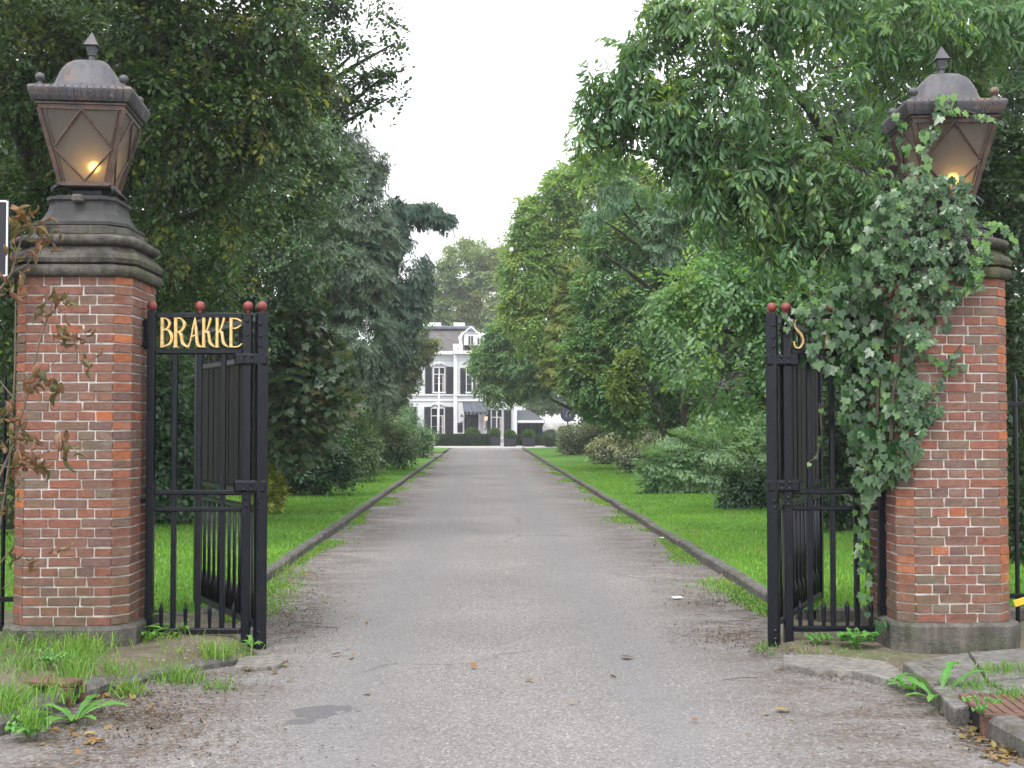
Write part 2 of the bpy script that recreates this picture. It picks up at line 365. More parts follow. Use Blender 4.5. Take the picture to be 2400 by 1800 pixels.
def lawn_mat():
    m, t, bs = nodes('mown_lawn')
    n = noise(t, .7, 5); n2 = noise(t, 30, 4)
    c = mixc(t, ramp(t, n, [(.35, 0.), (.65, 1.)]), (.085, .22, .022), (.12, .26, .03))
    c = mixc(t, ramp(t, noise(t, 1.9, 6, rough=.65), [(.5, 0.), (.68, .7)]), c, (.13, .20, .045)); c = mixc(t, ramp(t, noise(t, .5, 4), [(.5, 0.), (.66, .5)]), c, (.055, .15, .02)); c = mixc(t, ramp(t, n2, [(.35, .0), (.7, .6)]), c, (.05, .13, .016))
    t.links.new(c, bs.inputs['Base Color']); bs.inputs['Roughness'].default_value = .8; bs.inputs['Specular IOR Level'].default_value = .2
    bump(t, bs, noise(t, 60, 4), .8, .03); return m
M['lawn'] = lawn_mat()
def verge_mat():
    m, t, bs = nodes('verge_earth')
    c = mixc(t, ramp(t, noise(t, 5, 6), [(.35, 0.), (.65, 1.)]), (.17, .135, .10), (.10, .085, .055))
    c = mixc(t, ramp(t, noise(t, 2.2, 6, rough=.65), [(.5, 0.), (.62, .7)]), c, (.075, .10, .03))
    v = N(t, 'ShaderNodeTexVoronoi'); v.inputs['Scale'].default_value = 60; t.links.new(pos(t), v.inputs['Vector'])
    c = mixc(t, ramp(t, v.outputs['Color'], [(.82, 0.), (.9, .6)]), c, (.36, .32, .28))
    t.links.new(c, bs.inputs['Base Color']); bs.inputs['Roughness'].default_value = .95
    bump(t, bs, noise(t, 40, 6), .8, .02); return m
M['verge'] = verge_mat()

# ------------------------------------------------------------------ ground, road, lawns
def sheet(name, pts, z, mat, div=None):
    me = bpy.data.meshes.new(name); me.from_pydata([(p[0], p[1], z if len(p) < 3 else p[2]) for p in pts], [], [tuple(range(len(pts)))])
    me.materials.append(mat); o = link(name, me); o['kind'] = 'structure'; return o
def grid(name, x0, x1, y0, y1, nx, ny, zf, mat):
    xs = np.linspace(x0, x1, nx); ys = np.linspace(y0, y1, ny)
    vs = [(x, y, zf(x, y)) for y in ys for x in xs]
    fs = [(j * nx + i, j * nx + i + 1, j * nx + nx + i + 1, j * nx + nx + i) for j in range(ny - 1) for i in range(nx - 1)]
    me = bpy.data.meshes.new(name); me.from_pydata(vs, [], fs); me.materials.append(mat)
    me.polygons.foreach_set('use_smooth', [True] * len(fs)); o = link(name, me); o['kind'] = 'structure'; return o
sheet('ground', [(-600, -150), (600, -150), (600, 1500), (-600, 1500)], -.06, M['soil'])
KL, KR = -2.2, 2.52
def wav(x, y, a, k, s): return a * (math.sin(x * k + s) * math.cos(y * k * .8 + s * 2) + .5 * math.sin(x * k * 2.3 + y * k * 1.9 + s))
grid('driveway', -9, 9, -8, 13, 60, 60, lambda x, y: 0.0, M['road'])
sheet('driveway_far', [(KL, 13), (KR, 13), (KR, 84), (KL, 84)], .0, M['road'])
sheet('forecourt', [(-14, 84), (22, 84), (22, 130), (-14, 130)], .0, M['forecourt'])
def lawnz(x, y, s): return .085 + wav(x, y, .010, .8, s) + .02 * min(abs(x) - 2.2, 3)
grid('lawn', -14, KL - .06, 9.9, 58, 30, 90, lambda x, y: lawnz(x, y, 1), M['lawn'])
grid('lawn', -14, KL - .06, 67, 80, 16, 20, lambda x, y: lawnz(x, y, 1), M['lawn'])
grid('lawn', KR + .06, 16, 9.9, 80, 30, 120, lambda x, y: lawnz(x, y, 2), M['lawn'])
grid('side_path', -14, KL, 58.02, 66.98, 12, 10, lambda x, y: .055 + wav(x, y, .01, 1, 2), M['dirt'])
def wobble(c, rx, ry, n=28, j=.18, seed=0):
    q = random.Random(seed); ph = [q.uniform(0, 6.3) for _ in range(4)]
    out = []
    for k in range(n):
        a = 2 * math.pi * k / n; r = 1 + j * (math.sin(2 * a + ph[0]) + .7 * math.sin(3 * a + ph[1]) + .5 * math.sin(5 * a + ph[2]) + .4 * math.sin(7 * a + ph[3]))
        out.append((c[0] + rx * r * math.cos(a), c[1] + ry * r * math.sin(a)))
    return out
# kerbs along the lawns: stone by stone near, one length beyond
def kerb_line(x, inner, y0, y1, ncut):
    root = empty('kerb', (x, y0, 0)); root['kind'] = 'structure'
    y = y0; k = 0; far = MB()
    while y < y1:
        L = 1.0; c = (x + random.uniform(-.012, .012), y + L / 2, .018 + random.uniform(-.006, .006)); sz = (.12, L - .012, .17)
        rot = Matrix.Rotation(random.uniform(-.008, .008), 3, 'Z')
        if k < ncut: o = B('kerb_stone', M['kerb'], root, c, sz, rot, .018)
        else: far.bbox(c, sz, .018, rot)
        y += L; k += 1
    o = far.build('kerb_stone', M['kerb'], root); o['kind'] = 'stuff'
kerb_line(KL - .05, -1, 9.9, 57.5, 24); kerb_line(KR + .05, 1, 9.9, 80, 24)

# ------------------------------------------------------------------ piers
GY = 8.5                                    # front plane of the piers
PH, PC = .4035, .10                         # half width, corner chamfer
unit_bricks = []
for k in range(7):
    q = random.Random(50 + k); mb = MB(); mb.bbox((0, 0, 0), (1, 1, 1), .045)
    mb.v = [(v[0] + q.uniform(-.016, .016), v[1] + q.uniform(-.07, .05), v[2] + q.uniform(-.06, .06)) for v in mb.v]
    me = bpy.data.meshes.new('brick'); me.from_pydata(mb.v, [], mb.f); me.materials.append(M['brick']); me.update()
    me2 = me.copy(); me2.materials.clear(); me2.materials.append(M['corner_brick']); unit_bricks.append((me, me2))
def make_pier(cx, label, inner, z0, ncourse=36):
    cy = GY + PH; root = empty('gate_pier', (cx, cy, 0), label, 'gate pier', 'brick gate piers')
    top = 2.63; base = .22; ch = (top - base) / ncourse
    MB().plan((cx, cy, 0), [(PH - .009, PC, base - .02), (PH - .009, PC, top + .02)]).build('mortar', M['mortar'], root)
    MB().plan((cx, cy, 0), [(PH + .055, PC + .02, -.12), (PH + .055, PC + .02, base - .02), (PH + .04, PC + .02, base), (PH - .02, PC, base + .004)]).build('plinth', M['plinth'], root)
    n_ind = 0; rest = MB()
    flat = PH - PC
    def face(n, t, o, width, kind, individual):
        nonlocal n_ind
        n = Vector(n); t = Vector(t); o = Vector(o)
        for k in range(ncourse):
            zc = base + ch * (k + .5)
            if kind == 'corner': cuts = [width]
            elif k % 2: cuts = [width / 5] * 5
            else: cuts = [width * .28, width * .37, width * .35] if k % 4 else [width * .35, width * .37, width * .28]
            x = 0
            for i, L in enumerate(cuts):
                j = random.uniform
                g = .011 if kind != 'corner' else .008
                dep = .05; pr = j(-.003, .002)
                c = o + t * (x + L / 2) + n * (pr - dep / 2) + Vector((0, 0, zc + j(-.0015, .0015)))
                x += L
                mat = Matrix((( t.x * (L - g), n.x * dep, 0, 0), (t.y * (L - g), n.y * dep, 0, 0), (0, 0, ch - .0115 + j(-.0015, .001), 0), (0, 0, 0, 1)))
                mat.translation = c
                me = random.choice(unit_bricks)[1 if (kind == 'corner' and random.random() < .8) else 0]
                if individual(i, k) and n_ind < 298:
                    ob = bpy.data.objects.new('brick', me); COL.objects.link(ob); ob.parent = root
                    ob.matrix_local = Matrix.Translation(-Vector((cx, cy, 0))) @ mat; n_ind += 1
                else: rest.add([mat @ v.co for v in me.vertices], [tuple(p.vertices) for p in me.polygons])
    C = Vector((cx, cy, 0)); cl = PC * math.sqrt(2); q = 1 / math.sqrt(2)
    yes = lambda i, k: True; no = lambda i, k: False
    face((0, -1, 0), (1, 0, 0), C + Vector((-flat, -PH, 0)), 2 * flat, 'flat', yes)
    face((-q, -q, 0), (q, -q, 0), C + Vector((-PH, -flat, 0)), cl, 'corner', yes)
    face((q, -q, 0), (q, q, 0), C + Vector((flat, -PH, 0)), cl, 'corner', yes)
    s = inner
    if s > 0: face((1, 0, 0), (0, 1, 0), C + Vector((PH, -flat, 0)), 2 * flat, 'flat', lambda i, k: i < 2)
    else: face((-1, 0, 0), (0, 1, 0), C + Vector((-PH, -flat, 0)), 2 * flat, 'flat', lambda i, k: i < 2)
    face((-s, 0, 0), (0, 1, 0), C + Vector((-s * PH, -flat, 0)), 2 * flat, 'flat', no)
    face((0, 1, 0), (-1, 0, 0), C + Vector((flat, PH, 0)), 2 * flat, 'flat', no)
    face((q, q, 0), (-q, q, 0), C + Vector((PH, flat, 0)), cl, 'corner', no)
    face((-q, q, 0), (-q, -q, 0), C + Vector((-flat, PH, 0)), cl, 'corner', no)
    o = rest.build('brick', M['brick'], root); o['kind'] = 'stuff'
    # moulded stone cap, course by course
    def roll(z0, z1, r0, out, n=9):
        return [(PH + r0 + out * math.sin(math.pi * i / n) ** .7, PC + .02, z0 + (z1 - z0) * (1 - math.cos(math.pi * i / n)) / 2) for i in range(n + 1)]
    for nm, pr in (('lower_moulding', roll(2.622, 2.712, -.005, .045)), ('main_moulding', [(PH + .01, PC + .02, 2.714), (PH + .035, PC + .02, 2.722), (PH + .042, PC + .02, 2.75), (PH + .03, PC + .02, 2.78), (PH + .0, PC + .02, 2.81), (PH - .02, PC + .02, 2.838)]),
                   ('upper_moulding', roll(2.84, 2.925, -.05, .075)), ('cap_slab', [(PH - .065, PC + .01, 2.927), (PH - .055, PC + .01, 2.935), (PH - .06, PC + .01, 2.985), (PH - .08, PC + .01, 2.995)])):
        MB().plan(C, pr).build(nm, M['cornice'], root)
    bz = 1.0 if inner > 0 else .7                # the ivy pier has the lower bell
    MB().plan(C, [(h, c_, min(z, 3.03) + max(z - 3.03, 0) * bz) for h, c_, z in [(.335, .10, 2.997), (.335, .10, 3.02), (.30, .09, 3.03), (.272, .08, 3.06), (.245, .07, 3.11), (.232, .065, 3.16), (.232, .06, 3.18), (.245, .06, 3.19), (.245, .06, 3.212), (.20, .05, 3.225)]]).build('cap_bell', M['stone'], root)
    MB().bbox(C + Vector((0.0, -.252, 3.03 + .16 * bz)), (.075, .10, .055), .012).build('stone_block', M['plinth'], root)
    # lantern bracket legs
    return root
LX, RX = -2.86, 3.305
pier_l = make_pier(LX, 'bare red brick gate pier beside the panel with gold letters, its lantern unobstructed', 1, 0)
pier_r = make_pier(RX, 'red brick gate pier half covered in ivy on its inner side', -1, 0)

def make_lantern(cx, label, turn):
    cy = GY + PH; root = empty('lantern', (cx, cy, 3.215), label, 'lantern', 'copper lanterns on the gate piers')
    n0 = len(bpy.data.objects); C = Vector((cx, cy, 0)); zb, zt = 3.31, 3.82; hb, ht = .165, .29
    for sx in (-1, 1):
        for sy in (-1, 1):
            mb = MB(); p = C + Vector((sx * .15, sy * .15, 0))
            o = Vector((sx, sy, 0)) * .7071
            mb.tube([p + Vector((0, 0, 3.30)), p + o * .05 + Vector((0, 0, 3.295)), p + o * .085 + Vector((0, 0, 3.265)), p + o * .07 + Vector((0, 0, 3.235)), p + o * .02 + Vector((0, 0, 3.222)), p - o * .04 + Vector((0, 0, 3.226))], .014, 8)
            mb.build('scroll_foot', M['iron'], root, True)
    MB().sq(C, [(.12, 3.222), (.10, 3.25), (.10, 3.28), (.168, 3.29), (.172, 3.312)]).build('base_tray', M['iron'], root)
    MB().sq(C, [(hb + .012, 3.295), (hb + .018, 3.30), (hb + .018, 3.325), (hb + .008, 3.33)]).build('bottom_rim', M['copper_bar'], root)
    MB().sq(C, [(ht - .01, 3.815), (ht + .004, 3.818), (ht + .006, 3.85), (ht + .02, 3.852), (ht + .02, 3.864), (ht - .01, 3.868)]).build('top_rim', M['copper_bar'], root)
    def cnr(sx, sy, z):
        h = hb + (ht - hb) * (z - zb) / (zt - zb); return C + Vector((sx * h, sy * h, z))
    for sx in (-1, 1):
        for sy in (-1, 1):
            MB().tube([cnr(sx, sy, 3.32), cnr(sx, sy, 3.825)], .021, 4).build('corner_bar', M['copper_bar'], root)
    for a in range(4):
        n = Matrix.Rotation(a * math.pi / 2, 3, 'Z')
        def fp(u, v, off=0):               # u -1..1 across, v 0..1 up the pane
            h = hb + (ht - hb) * v
            return C + n @ Vector((u * (h - .012), -h - off + .004, zb + .015 + (zt - zb - .015) * v))
        mb = MB(); q = [fp(-1, 0), fp(1, 0), fp(1, 1), fp(-1, 1)]; q2 = [p + n @ Vector((0, .005, 0)) for p in q]
        mb.add(q + q2, [(0, 1, 2, 3), (7, 6, 5, 4), (0, 4, 5, 1), (1, 5, 6, 2), (2, 6, 7, 3), (3, 7, 4, 0)])
        mb.build('glass_pane', M['lampglass'], root)
        for u0, v0, u1, v1 in ((0, 1, 1, .47), (0, 1, -1, .47), (1, .47, 0, .02), (-1, .47, 0, .02)):
            MB().tube([fp(u0 * .96, v0, .006), fp(u1 * .96, v1, .006)], .0085, 6).build('glazing_bar', M['copper_bar'], root)
        for u in (-.9, .9): MB().tube([fp(u, .0, .004), fp(u, 1, .004)], .007, 4).build('pane_bead', M['copper_bar'], root)
    ev = [(ht + .005, 3.868), (.325, 3.874), (.340, 3.90), (.352, 3.935), (.356, 3.955), (.348, 3.972), (.325, 3.982), (.25, 3.986)]
    MB().sq(C, ev).build('eaves', M['copper'], root)
    rb = MB()                                # ribs of the gadrooned edge
    for a in range(4):
        n = Matrix.Rotation(a * math.pi / 2, 3, 'Z')
        for k in range(-6, 7):
            u = k * .049; rb.tube([C + n @ Vector((u * .93, -.330, 3.876)), C + n @ Vector((u * .97, -.344, 3.905)), C + n @ Vector((u, -.357, 3.945)), C + n @ Vector((u, -.350, 3.972))], .007, 5)
    rb.build('gadroon_ribs', M['copper'], root)
    dome = [(.27, 3.984), (.235, 4.0), (.215, 4.03), (.20, 4.075), (.185, 4.12), (.165, 4.16), (.14, 4.195), (.105, 4.222), (.06, 4.238), (.02, 4.243), (.012, 4.244)]
    MB().plan(C, [(h, h * .16, z) for h, z in dome]).build('dome', M['copper'], root, True)
    MB().lathe(C, [(.024, 4.235), (.02, 4.28), (.03, 4.285), (.03, 4.295)], 12).sq(C, [(.024, 4.295), (.037, 4.345), (.032, 4.35), (.052, 4.354), (.047, 4.36), (.003, 4.455)]).build('finial', M['copper'], root)
    for sx in (-1, 1):
        for sy in (-1, 1):
            MB().lathe(C + Vector((sx * .285, sy * .285, 0)), [(.03, 3.98), (.03, 3.992), (.014, 4.0), (.014, 4.012), (.026, 4.02), (.033, 4.036), (.033, 4.048), (.024, 4.064), (.006, 4.072)], 14).build('corner_knob', M['copper'], root, True)
    mb = MB(); mb.ball(C + Vector((.045, -.09, 3.45)), .034); mb.build('bulb', M['bulb'], root, True)
    MB().tube([C + Vector((.045, -.09, 3.3)), C + Vector((.045, -.09, 3.42))], .014, 8).build('lamp_holder', M['copper_bar'], root)
    root.rotation_euler = (0, 0, R(turn)); root.location.z -= .058 if turn < 0 else 0; return root
make_lantern(LX, 'aged copper lantern lit behind clear frosted panes, on the bare brick pier', 5)
make_lantern(RX + .075, 'aged copper lantern with ivy climbing over its lit pane', -4)

# ------------------------------------------------------------------ gates
PY = 8.85
def zz(y): return 1.6 + (917 - y) / 298.7
def bar(name, mat, root, x, y, z0, z1, wx, wy, bev=.004, rot=None): return B(name, mat, root, (x, y, (z0 + z1) / 2), (wx, wy, z1 - z0), rot, bev)
def stroke_letter(name, strokes, x0, z0, wd, ht, y, root, wt=.16):
    mb = MB()
    for i, st in enumerate(strokes):
        pts = st['p'] if isinstance(st, dict) else st
        ws = st['w'] if isinstance(st, dict) else [wt] * len(pts)
        P = [Vector((x0 + p[0] * wd, 0, z0 + p[1] * ht)) for p in pts]
        # resample smoothly
        Q = []; W = []
        for k in range(len(P) - 1):
            a, b, c, d = P[max(k - 1, 0)], P[k], P[k + 1], P[min(k + 2, len(P) - 1)]
            for s in range(5):
                u = s / 5; Q.append(.5 * ((2 * b) + (c - a) * u + (2 * a - 5 * b + 4 * c - d) * u * u + (3 * b - a - 3 * c + d) * u ** 3)); W.append(ws[k] * (1 - u) + ws[k + 1] * u)
        Q.append(P[-1]); W.append(ws[-1])
        vs = []; dz = .012 + .0008 * i
        for k, p in enumerate(Q):
            t = (Q[min(k + 1, len(Q) - 1)] - Q[max(k - 1, 0)]).normalized(); n = Vector((-t.z, 0, t.x)) * W[k] * wd * .62
            for off, fy, sc in ((n, -dz, .75), (-n, -dz, .75), (-n, dz * .3, 1), (n, dz * .3, 1)): vs.append(p + off * sc + Vector((0, y + fy, 0)))
        fs = [(0, 1, 2, 3)]
        for k in range(len(Q) - 1):
            b = 4 * k
            for a_, b_ in ((0, 1), (1, 2), (2, 3), (3, 0)): fs.append((b + a_, b + b_, b + 4 + b_, b + 4 + a_))
        b = 4 * (len(Q) - 1); fs.append((b + 3, b + 2, b + 1, b)); mb.add(vs, fs)
    return mb.build(name, M['gold'], root)
st = lambda *p, w=None: {'p': p, 'w': w}
STEM = st((.14, -.0), (.14, .06), (.14, .5), (.14, .94), (.14, 1), w=[.42, .24, .22, .24, .36])
LET = {
 'B': [STEM, st((.1, .98), (.5, .96), (.72, .82), (.6, .66), (.22, .57), w=[.07, .1, .2, .16, .07]), st((.22, .60), (.62, .58), (.92, .36), (.74, .12), (.1, .02), w=[.07, .12, .24, .18, .07])],
 'R': [STEM, st((.1, .98), (.55, .97), (.82, .78), (.62, .58), (.22, .50), w=[.07, .1, .22, .16, .07]), st((.3, .54), (.56, .42), (.68, .14), (1.05, .02), w=[.08, .2, .2, .08])],
 'A': [st((-.08, .0), (.15, .2), (.38, .7), (.55, 1.0), w=[.2, .1, .12, .12]), st((.52, 1.0), (.62, .6), (.74, .12), (1.05, .02), w=[.1, .2, .24, .1]), st((.18, .34), (.45, .40), (.68, .42), w=[.09, .1, .09])],
 'K': [STEM, st((.2, .46), (.5, .66), (.75, 1.0), w=[.08, .13, .2]), st((.26, .52), (.54, .5), (.70, .16), (1.08, .02), w=[.08, .2, .22, .08])],
 'E': [STEM, st((.0, .97), (.6, .97), (1.0, .88), w=[.08, .11, .14]), st((.14, .64), (.6, .66), (.98, .76), w=[.08, .12, .1]), st((-.02, .03), (.7, .03), (1.05, .13), w=[.08, .12, .1])],
 'S': [st((.92, .86), (.6, 1.0), (.2, .93), (.12, .76), (.4, .62), (.8, .45), (.95, .22), (.6, .02), (.15, .06), (.05, .24), w=[.2, .12, .14, .2, .22, .22, .2, .14, .14, .2])],
 'T': [st((.5, 0), (.5, .1), (.5, .9), (.5, 1), w=[.4, .22, .22, .3]), st((-.05, .9), (.2, .97), (.8, .97), (1.05, .9), w=[.16, .1, .1, .16])],
}
def rivet(root, x, y, z, d=(0, -1, 0), r=.013):
    v = Vector(d); p = Vector((x, y, z)); MB().tube([p - v * .004, p + v * .006, p + v * .011], [r, r, r * .5], 8).build('bolt', M['iron'], root)
def make_panel(xs, sgn, label, letters):
    """xs: photo columns of pier post, bars, inner post"""
    X = [at(x, 917, PY).x for x in xs]; xa, xb = X[0], X[-1]
    root = empty('gate_side_panel', ((xa + xb) / 2, PY, 0), label, 'gate panel', 'fixed side panels of the gate')
    lo, hi = min(xa, xb), max(xa, xb); mid = (lo + hi) / 2; L = hi - lo
    bar('pier_post', M['iron'], root, xa, PY, -.05, zz(672), .055, .055)
    bar('inner_post', M['iron'], root, xb, PY, -.05, zz(678), .062, .062)
    for y0, hgt in ((683, .045), (760, .04), (1062, .036), (1098, .032), (1357, .04)): B('rail', M['iron'], root, (mid, PY, zz(y0)), (L - .06, .045, hgt), None, .008)
    for x in X[1:-1]: bar('bar', M['iron'], root, x, PY + .006, zz(1357) + .018, zz(760) - .018, .036, .036)
    xg = [lo + L * (k + .5) / 4 for k in range(4)]
    for x in xg: MB().tube([(x, PY, zz(1357)), (x, PY, zz(1310)), (x, PY, zz(1296))], [.012, .018, .002], 6).build('spike', M['iron'], root)
    for x in (xa, mid, xb): 
        MB().tube([(x, PY, zz(680)), (x, PY, zz(668))], .014, 8).ball((x, PY, zz(662)), .036).build('ball_finial', M['redball'], root, True)
    for z in (zz(700), zz(745), zz(1080)): B('pier_bracket', M['iron'], root, (xa - sgn * .07, PY, z), (.12, .03, .035))
    bar('pier_strap', M['iron'], root, xa - sgn * .045, PY + .01, zz(755), zz(690), .03, .03)
    for z in (zz(695), zz(725)): rivet(root, xb, PY - .032, z)
    for z in (zz(1075), zz(1090)): rivet(root, xb, PY - .032, z)
    for ch, x0, x1 in letters:
        a = at(x0, 917, PY).x; b = at(x1, 917, PY).x
        stroke_letter('letter', LET[ch], a, zz(755) + .012, b - a, zz(690) - zz(755) - .004, PY - .012, root)
        for u in (.15, .8):
            if a + (b - a) * u < hi - .03: MB().tube([(a + (b - a) * u, PY, zz(760)), (a + (b - a) * u, PY, zz(750))], .006, 6).build('letter_peg', M['iron'], root)
    return root
make_panel((326, 377, 430, 482, 534), 1, 'black iron gate panel with six gold letters beside the bare pier', [('B', 346, 373), ('R', 375, 403), ('A', 407, 433), ('K', 436, 461), ('K', 465, 490), ('E', 495, 521)])
make_panel((1902, 1848, 1797, 1748, 1700), -1, 'black iron gate panel with ivy hiding its gold letters, beside the ivy pier', [('S', 1714, 1736), ('T', 1772, 1800)])

def make_leaf(hx, sgn, label):
    """hinged at hx, swung inward and a little beyond square"""
    LEN = 1.74; ang = R(90 + (27.5 if sgn > 0 else 26))                 # from the closed position
    root = empty('gate_leaf', (hx, PY, 0), label, 'gate', 'swung-open gate leaves')
    root.rotation_euler = (0, 0, -ang if False else (ang if sgn > 0 else math.pi - ang))
    def p(u, z, off=0): return Vector((u, off, z))
    W = wmat(root)
    def bb(name, mat, u, z, size, off=0, bev=.004):
        mb = MB().bbox((u, off, z), size, bev); mb.v = [tuple(W @ Vector(v)) for v in mb.v]; return mb.build(name, mat, root)
    def tt(name, mat, pts, r, n=8, ball=None):
        mb = MB().tube(pts, r, n)
        if ball: mb.ball(*ball)
        mb.v = [tuple(W @ Vector(v)) for v in mb.v]; return mb.build(name, mat, root, True)
    bb('hinge_stile', M['iron'], 0, (zz(675) - .03) / 2, (.078, .078, zz(675) + .03))
    bb('meeting_stile', M['iron'], LEN, 1.12, (.06, .06, 2.2))
    for z, h in ((zz(688), .05), (2.08, .05), (1.115, .045), (.994, .04), (.16, .05)): bb('rail', M['iron'], LEN / 2, z, (LEN - .1, .05, h), bev=.008)
    nb = 11; pw = (LEN - .14) / nb
    for k in range(nb): bb('board', M['blackwood'], .07 + pw * (k + .5), 1.6, (pw - .02, .028, .93), random.uniform(-.004, .004))
    for k in range(nb + 1):
        u = .07 + pw * k
        if .05 < u < LEN - .05: tt('bar', M['iron'], [p(u, .18), p(u, .98)], .015, 6)
        tt('spike', M['iron'], [p(u + pw / 2, .18), p(u + pw / 2, .33), p(u + pw / 2, .40)], [.012, .02, .002], 6) if k < nb else None
    for k in range(8): bb('top_slat', M['blackwood'], .14 + k * .21, 2.22, (.05, .02, .24))
    tt('ball_finial', M['redball'], [p(0, zz(675)), p(0, zz(668))], .015, 8, (Vector((0, 0, zz(662))), .036))
    tt('ball_finial', M['redball'], [p(LEN * .5, zz(690)), p(LEN * .5, zz(672))], .012, 8, (Vector((LEN * .5, 0, zz(665))), .034))
    tt('end_rod', M['iron'], [p(LEN, 2.2), p(LEN, 2.42), p(LEN, 2.44), p(LEN, 2.47), p(LEN, 2.5)], [.016, .016, .03, .03, .004], 8)
    # hinge straps round stile and inner post
    d = -1 if sgn > 0 else 1
    for z in (zz(777), zz(1049)):
        B('hinge_strap', M['iron'], root, (hx + d * .07 , PY, z), (.235, .092, .085), None, .012)
        for dx in (-.075, -.02):
            for dz in (-.022, .022): rivet(root, hx + d * .07 + (dx + (.03 if d < 0 else .06)), PY - .05, z + dz)
    for z in (zz(702), zz(728), zz(748), zz(1082), zz(1096), .12, .06): rivet(root, hx, PY - .046, z)
    return root
make_leaf(at(564, 917, PY).x, 1, 'black boarded gate leaf swung open behind the panel with six gold letters')
make_leaf(at(1669, 917, PY).x, -1, 'black boarded gate leaf swung open behind the ivy-covered panel')

# ------------------------------------------------------------------ iron fences either side and the board
def fence(x0, x1, label, n):
    root = empty('iron_fence', ((x0 + x1) / 2, GY + PH, 0), label, 'fence', 'black iron fences beside the piers')
    for z in (.35, 1.75): B('rail', M['iron'], root, ((x0 + x1) / 2, GY + PH, z), (abs(x1 - x0), .03, .035))
    for k in range(n):
        x = x0 + (x1 - x0) * (k + .3) / n; MB().tube([(x, GY + PH, -.05), (x, GY + PH, 1.9), (x, GY + PH, 1.99)], [.016, .016, .002], 6).build('bar', M['iron'], root)
fence(LX - PH - .01, LX - PH - 2.2, 'black iron fence running away from the bare brick pier', 16)
fence(RX + PH + .01, RX + PH + 2.2, 'black iron fence running away from the ivy pier', 16)
c = at(2204, 1300, GY + PH - .06)
tag(B('fence_tag', M['yellow'], None, c, (.10, .01, .05), Matrix.Rotation(-.3, 3, 'Y'), .002), 'small yellow tag tied to the iron fence beside the ivy pier', 'tag')
p0 = at(22, 432, 8.25); p1 = at(22, 600, 8.25)
sg = empty('notice_board', (p0.x - .4, 8.25, 0), 'black notice board with a thin white border on a grey post, behind the browned sapling', 'sign')
bw = .8; zc = (p0.z + p1.z) / 2; hh = p0.z - p1.z
B('board', M['boardblack'], sg, (p0.x - bw / 2, 8.25, zc), (bw, .025, hh), None, .003)
for dx, dz, sx, sz in ((-.012, 0, .012, hh - .02), (-bw + .012, 0, .012, hh - .02), (-bw / 2, hh / 2 - .012, bw - .036, .012), (-bw / 2, -hh / 2 + .012, bw - .036, .012)): B('border', M['whitepaint'], sg, (p0.x + dx, 8.235, zc + dz), (sx, .006, sz), None, .001)
for dx in (-.25, -bw + .1): bar('post', simple('grey_post', (.16, .17, .16), .6, .2, 5), sg, p0.x + dx - .02, 8.30, -.05, zc + hh * .35, .06, .06)

# ------------------------------------------------------------------ foliage engine
def leaf_shape(kind):
    if kind == 'diamond': return np.array([(0, 0, 0), (.3, .45, .07), (0, 1, -.06), (-.3, .45, .07)], float), [(0, 1, 2), (0, 2, 3)]
    if kind == 'oval': return np.array([(0, 0, 0), (.27, .25, .06), (.25, .65, .04), (0, 1, -.1), (-.25, .65, .04), (-.27, .25, .06)], float), [(0, 1, 2, 3), (0, 3, 4, 5)]
    if kind == 'lance': return np.array([(0, 0, 0), (.17, .3, .05), (.15, .65, .02), (0, 1, -.14), (-.15, .65, .02), (-.17, .3, .05)], float), [(0, 1, 2, 3), (0, 3, 4, 5)]
    if kind == 'needle': return np.array([(0, 0, 0), (.12, .4, .02), (0, 1, -.05), (-.12, .4, .02)], float), [(0, 1, 2, 3)]
    if kind == 'maple':
        h = [(.2, -.06, .03), (.5, .12, .06), (.34, .32, .04), (.62, .62, .02), (.28, .58, .02)]
        v = [(0, 0, 0)] + h + [(0, 1, -.1)] + [(-x, y, z) for x, y, z in reversed(h)]
        return np.array(v, float), [(0, 1, 2, 3), (0, 3, 4, 5), (0, 5, 6), (0, 6, 7), (0, 7, 8, 9), (0, 9, 10, 11)]
    if kind == 'ivy':
        h = [(.26, -.16, .03), (.5, .05, .05), (.40, .25, .04), (.50, .46, .01), (.24, .52, .03)]
        v = [(0, 0, 0)] + h + [(0, .95, -.1)] + [(-x, y, z) for x, y, z in reversed(h)]
        return np.array(v, float), [(0, 1, 2, 3), (0, 3, 4, 5), (0, 5, 6), (0, 6, 7), (0, 7, 8, 9), (0, 9, 10, 11)]
def nrm(a): return a / np.maximum(np.linalg.norm(a, axis=-1, keepdims=True), 1e-9)
def leaf_mesh(name, mat, P, D, Nn, size, kind):
    """one mesh of leaves: base points P, axes D, normals Nn, lengths size"""
    T, fs = leaf_shape(kind); D = nrm(D); Nn = nrm(Nn - D * (Nn * D).sum(-1, keepdims=True)); Sd = np.cross(D, Nn)
    V = P[:, None] + size[:, None, None] * (T[None, :, 0, None] * Sd[:, None] + T[None, :, 1, None] * D[:, None] + T[None, :, 2, None] * Nn[:, None])
    n, k = len(P), len(T)
    lt = np.array([len(f) for f in fs]); li = np.concatenate([np.array(f) for f in fs])
    loops = (np.arange(n)[:, None] * k + li[None]).ravel(); tot = np.tile(lt, n); start = np.concatenate([[0], np.cumsum(tot)[:-1]])
    me = bpy.data.meshes.new(name); me.vertices.add(n * k); me.vertices.foreach_set('co', V.ravel().astype(np.float32))
    me.loops.add(len(loops)); me.loops.foreach_set('vertex_index', loops.astype(np.int32))
    me.polygons.add(len(tot)); me.polygons.foreach_set('loop_start', start.astype(np.int32))
    me.update(calc_edges=True); me.materials.append(mat); return me
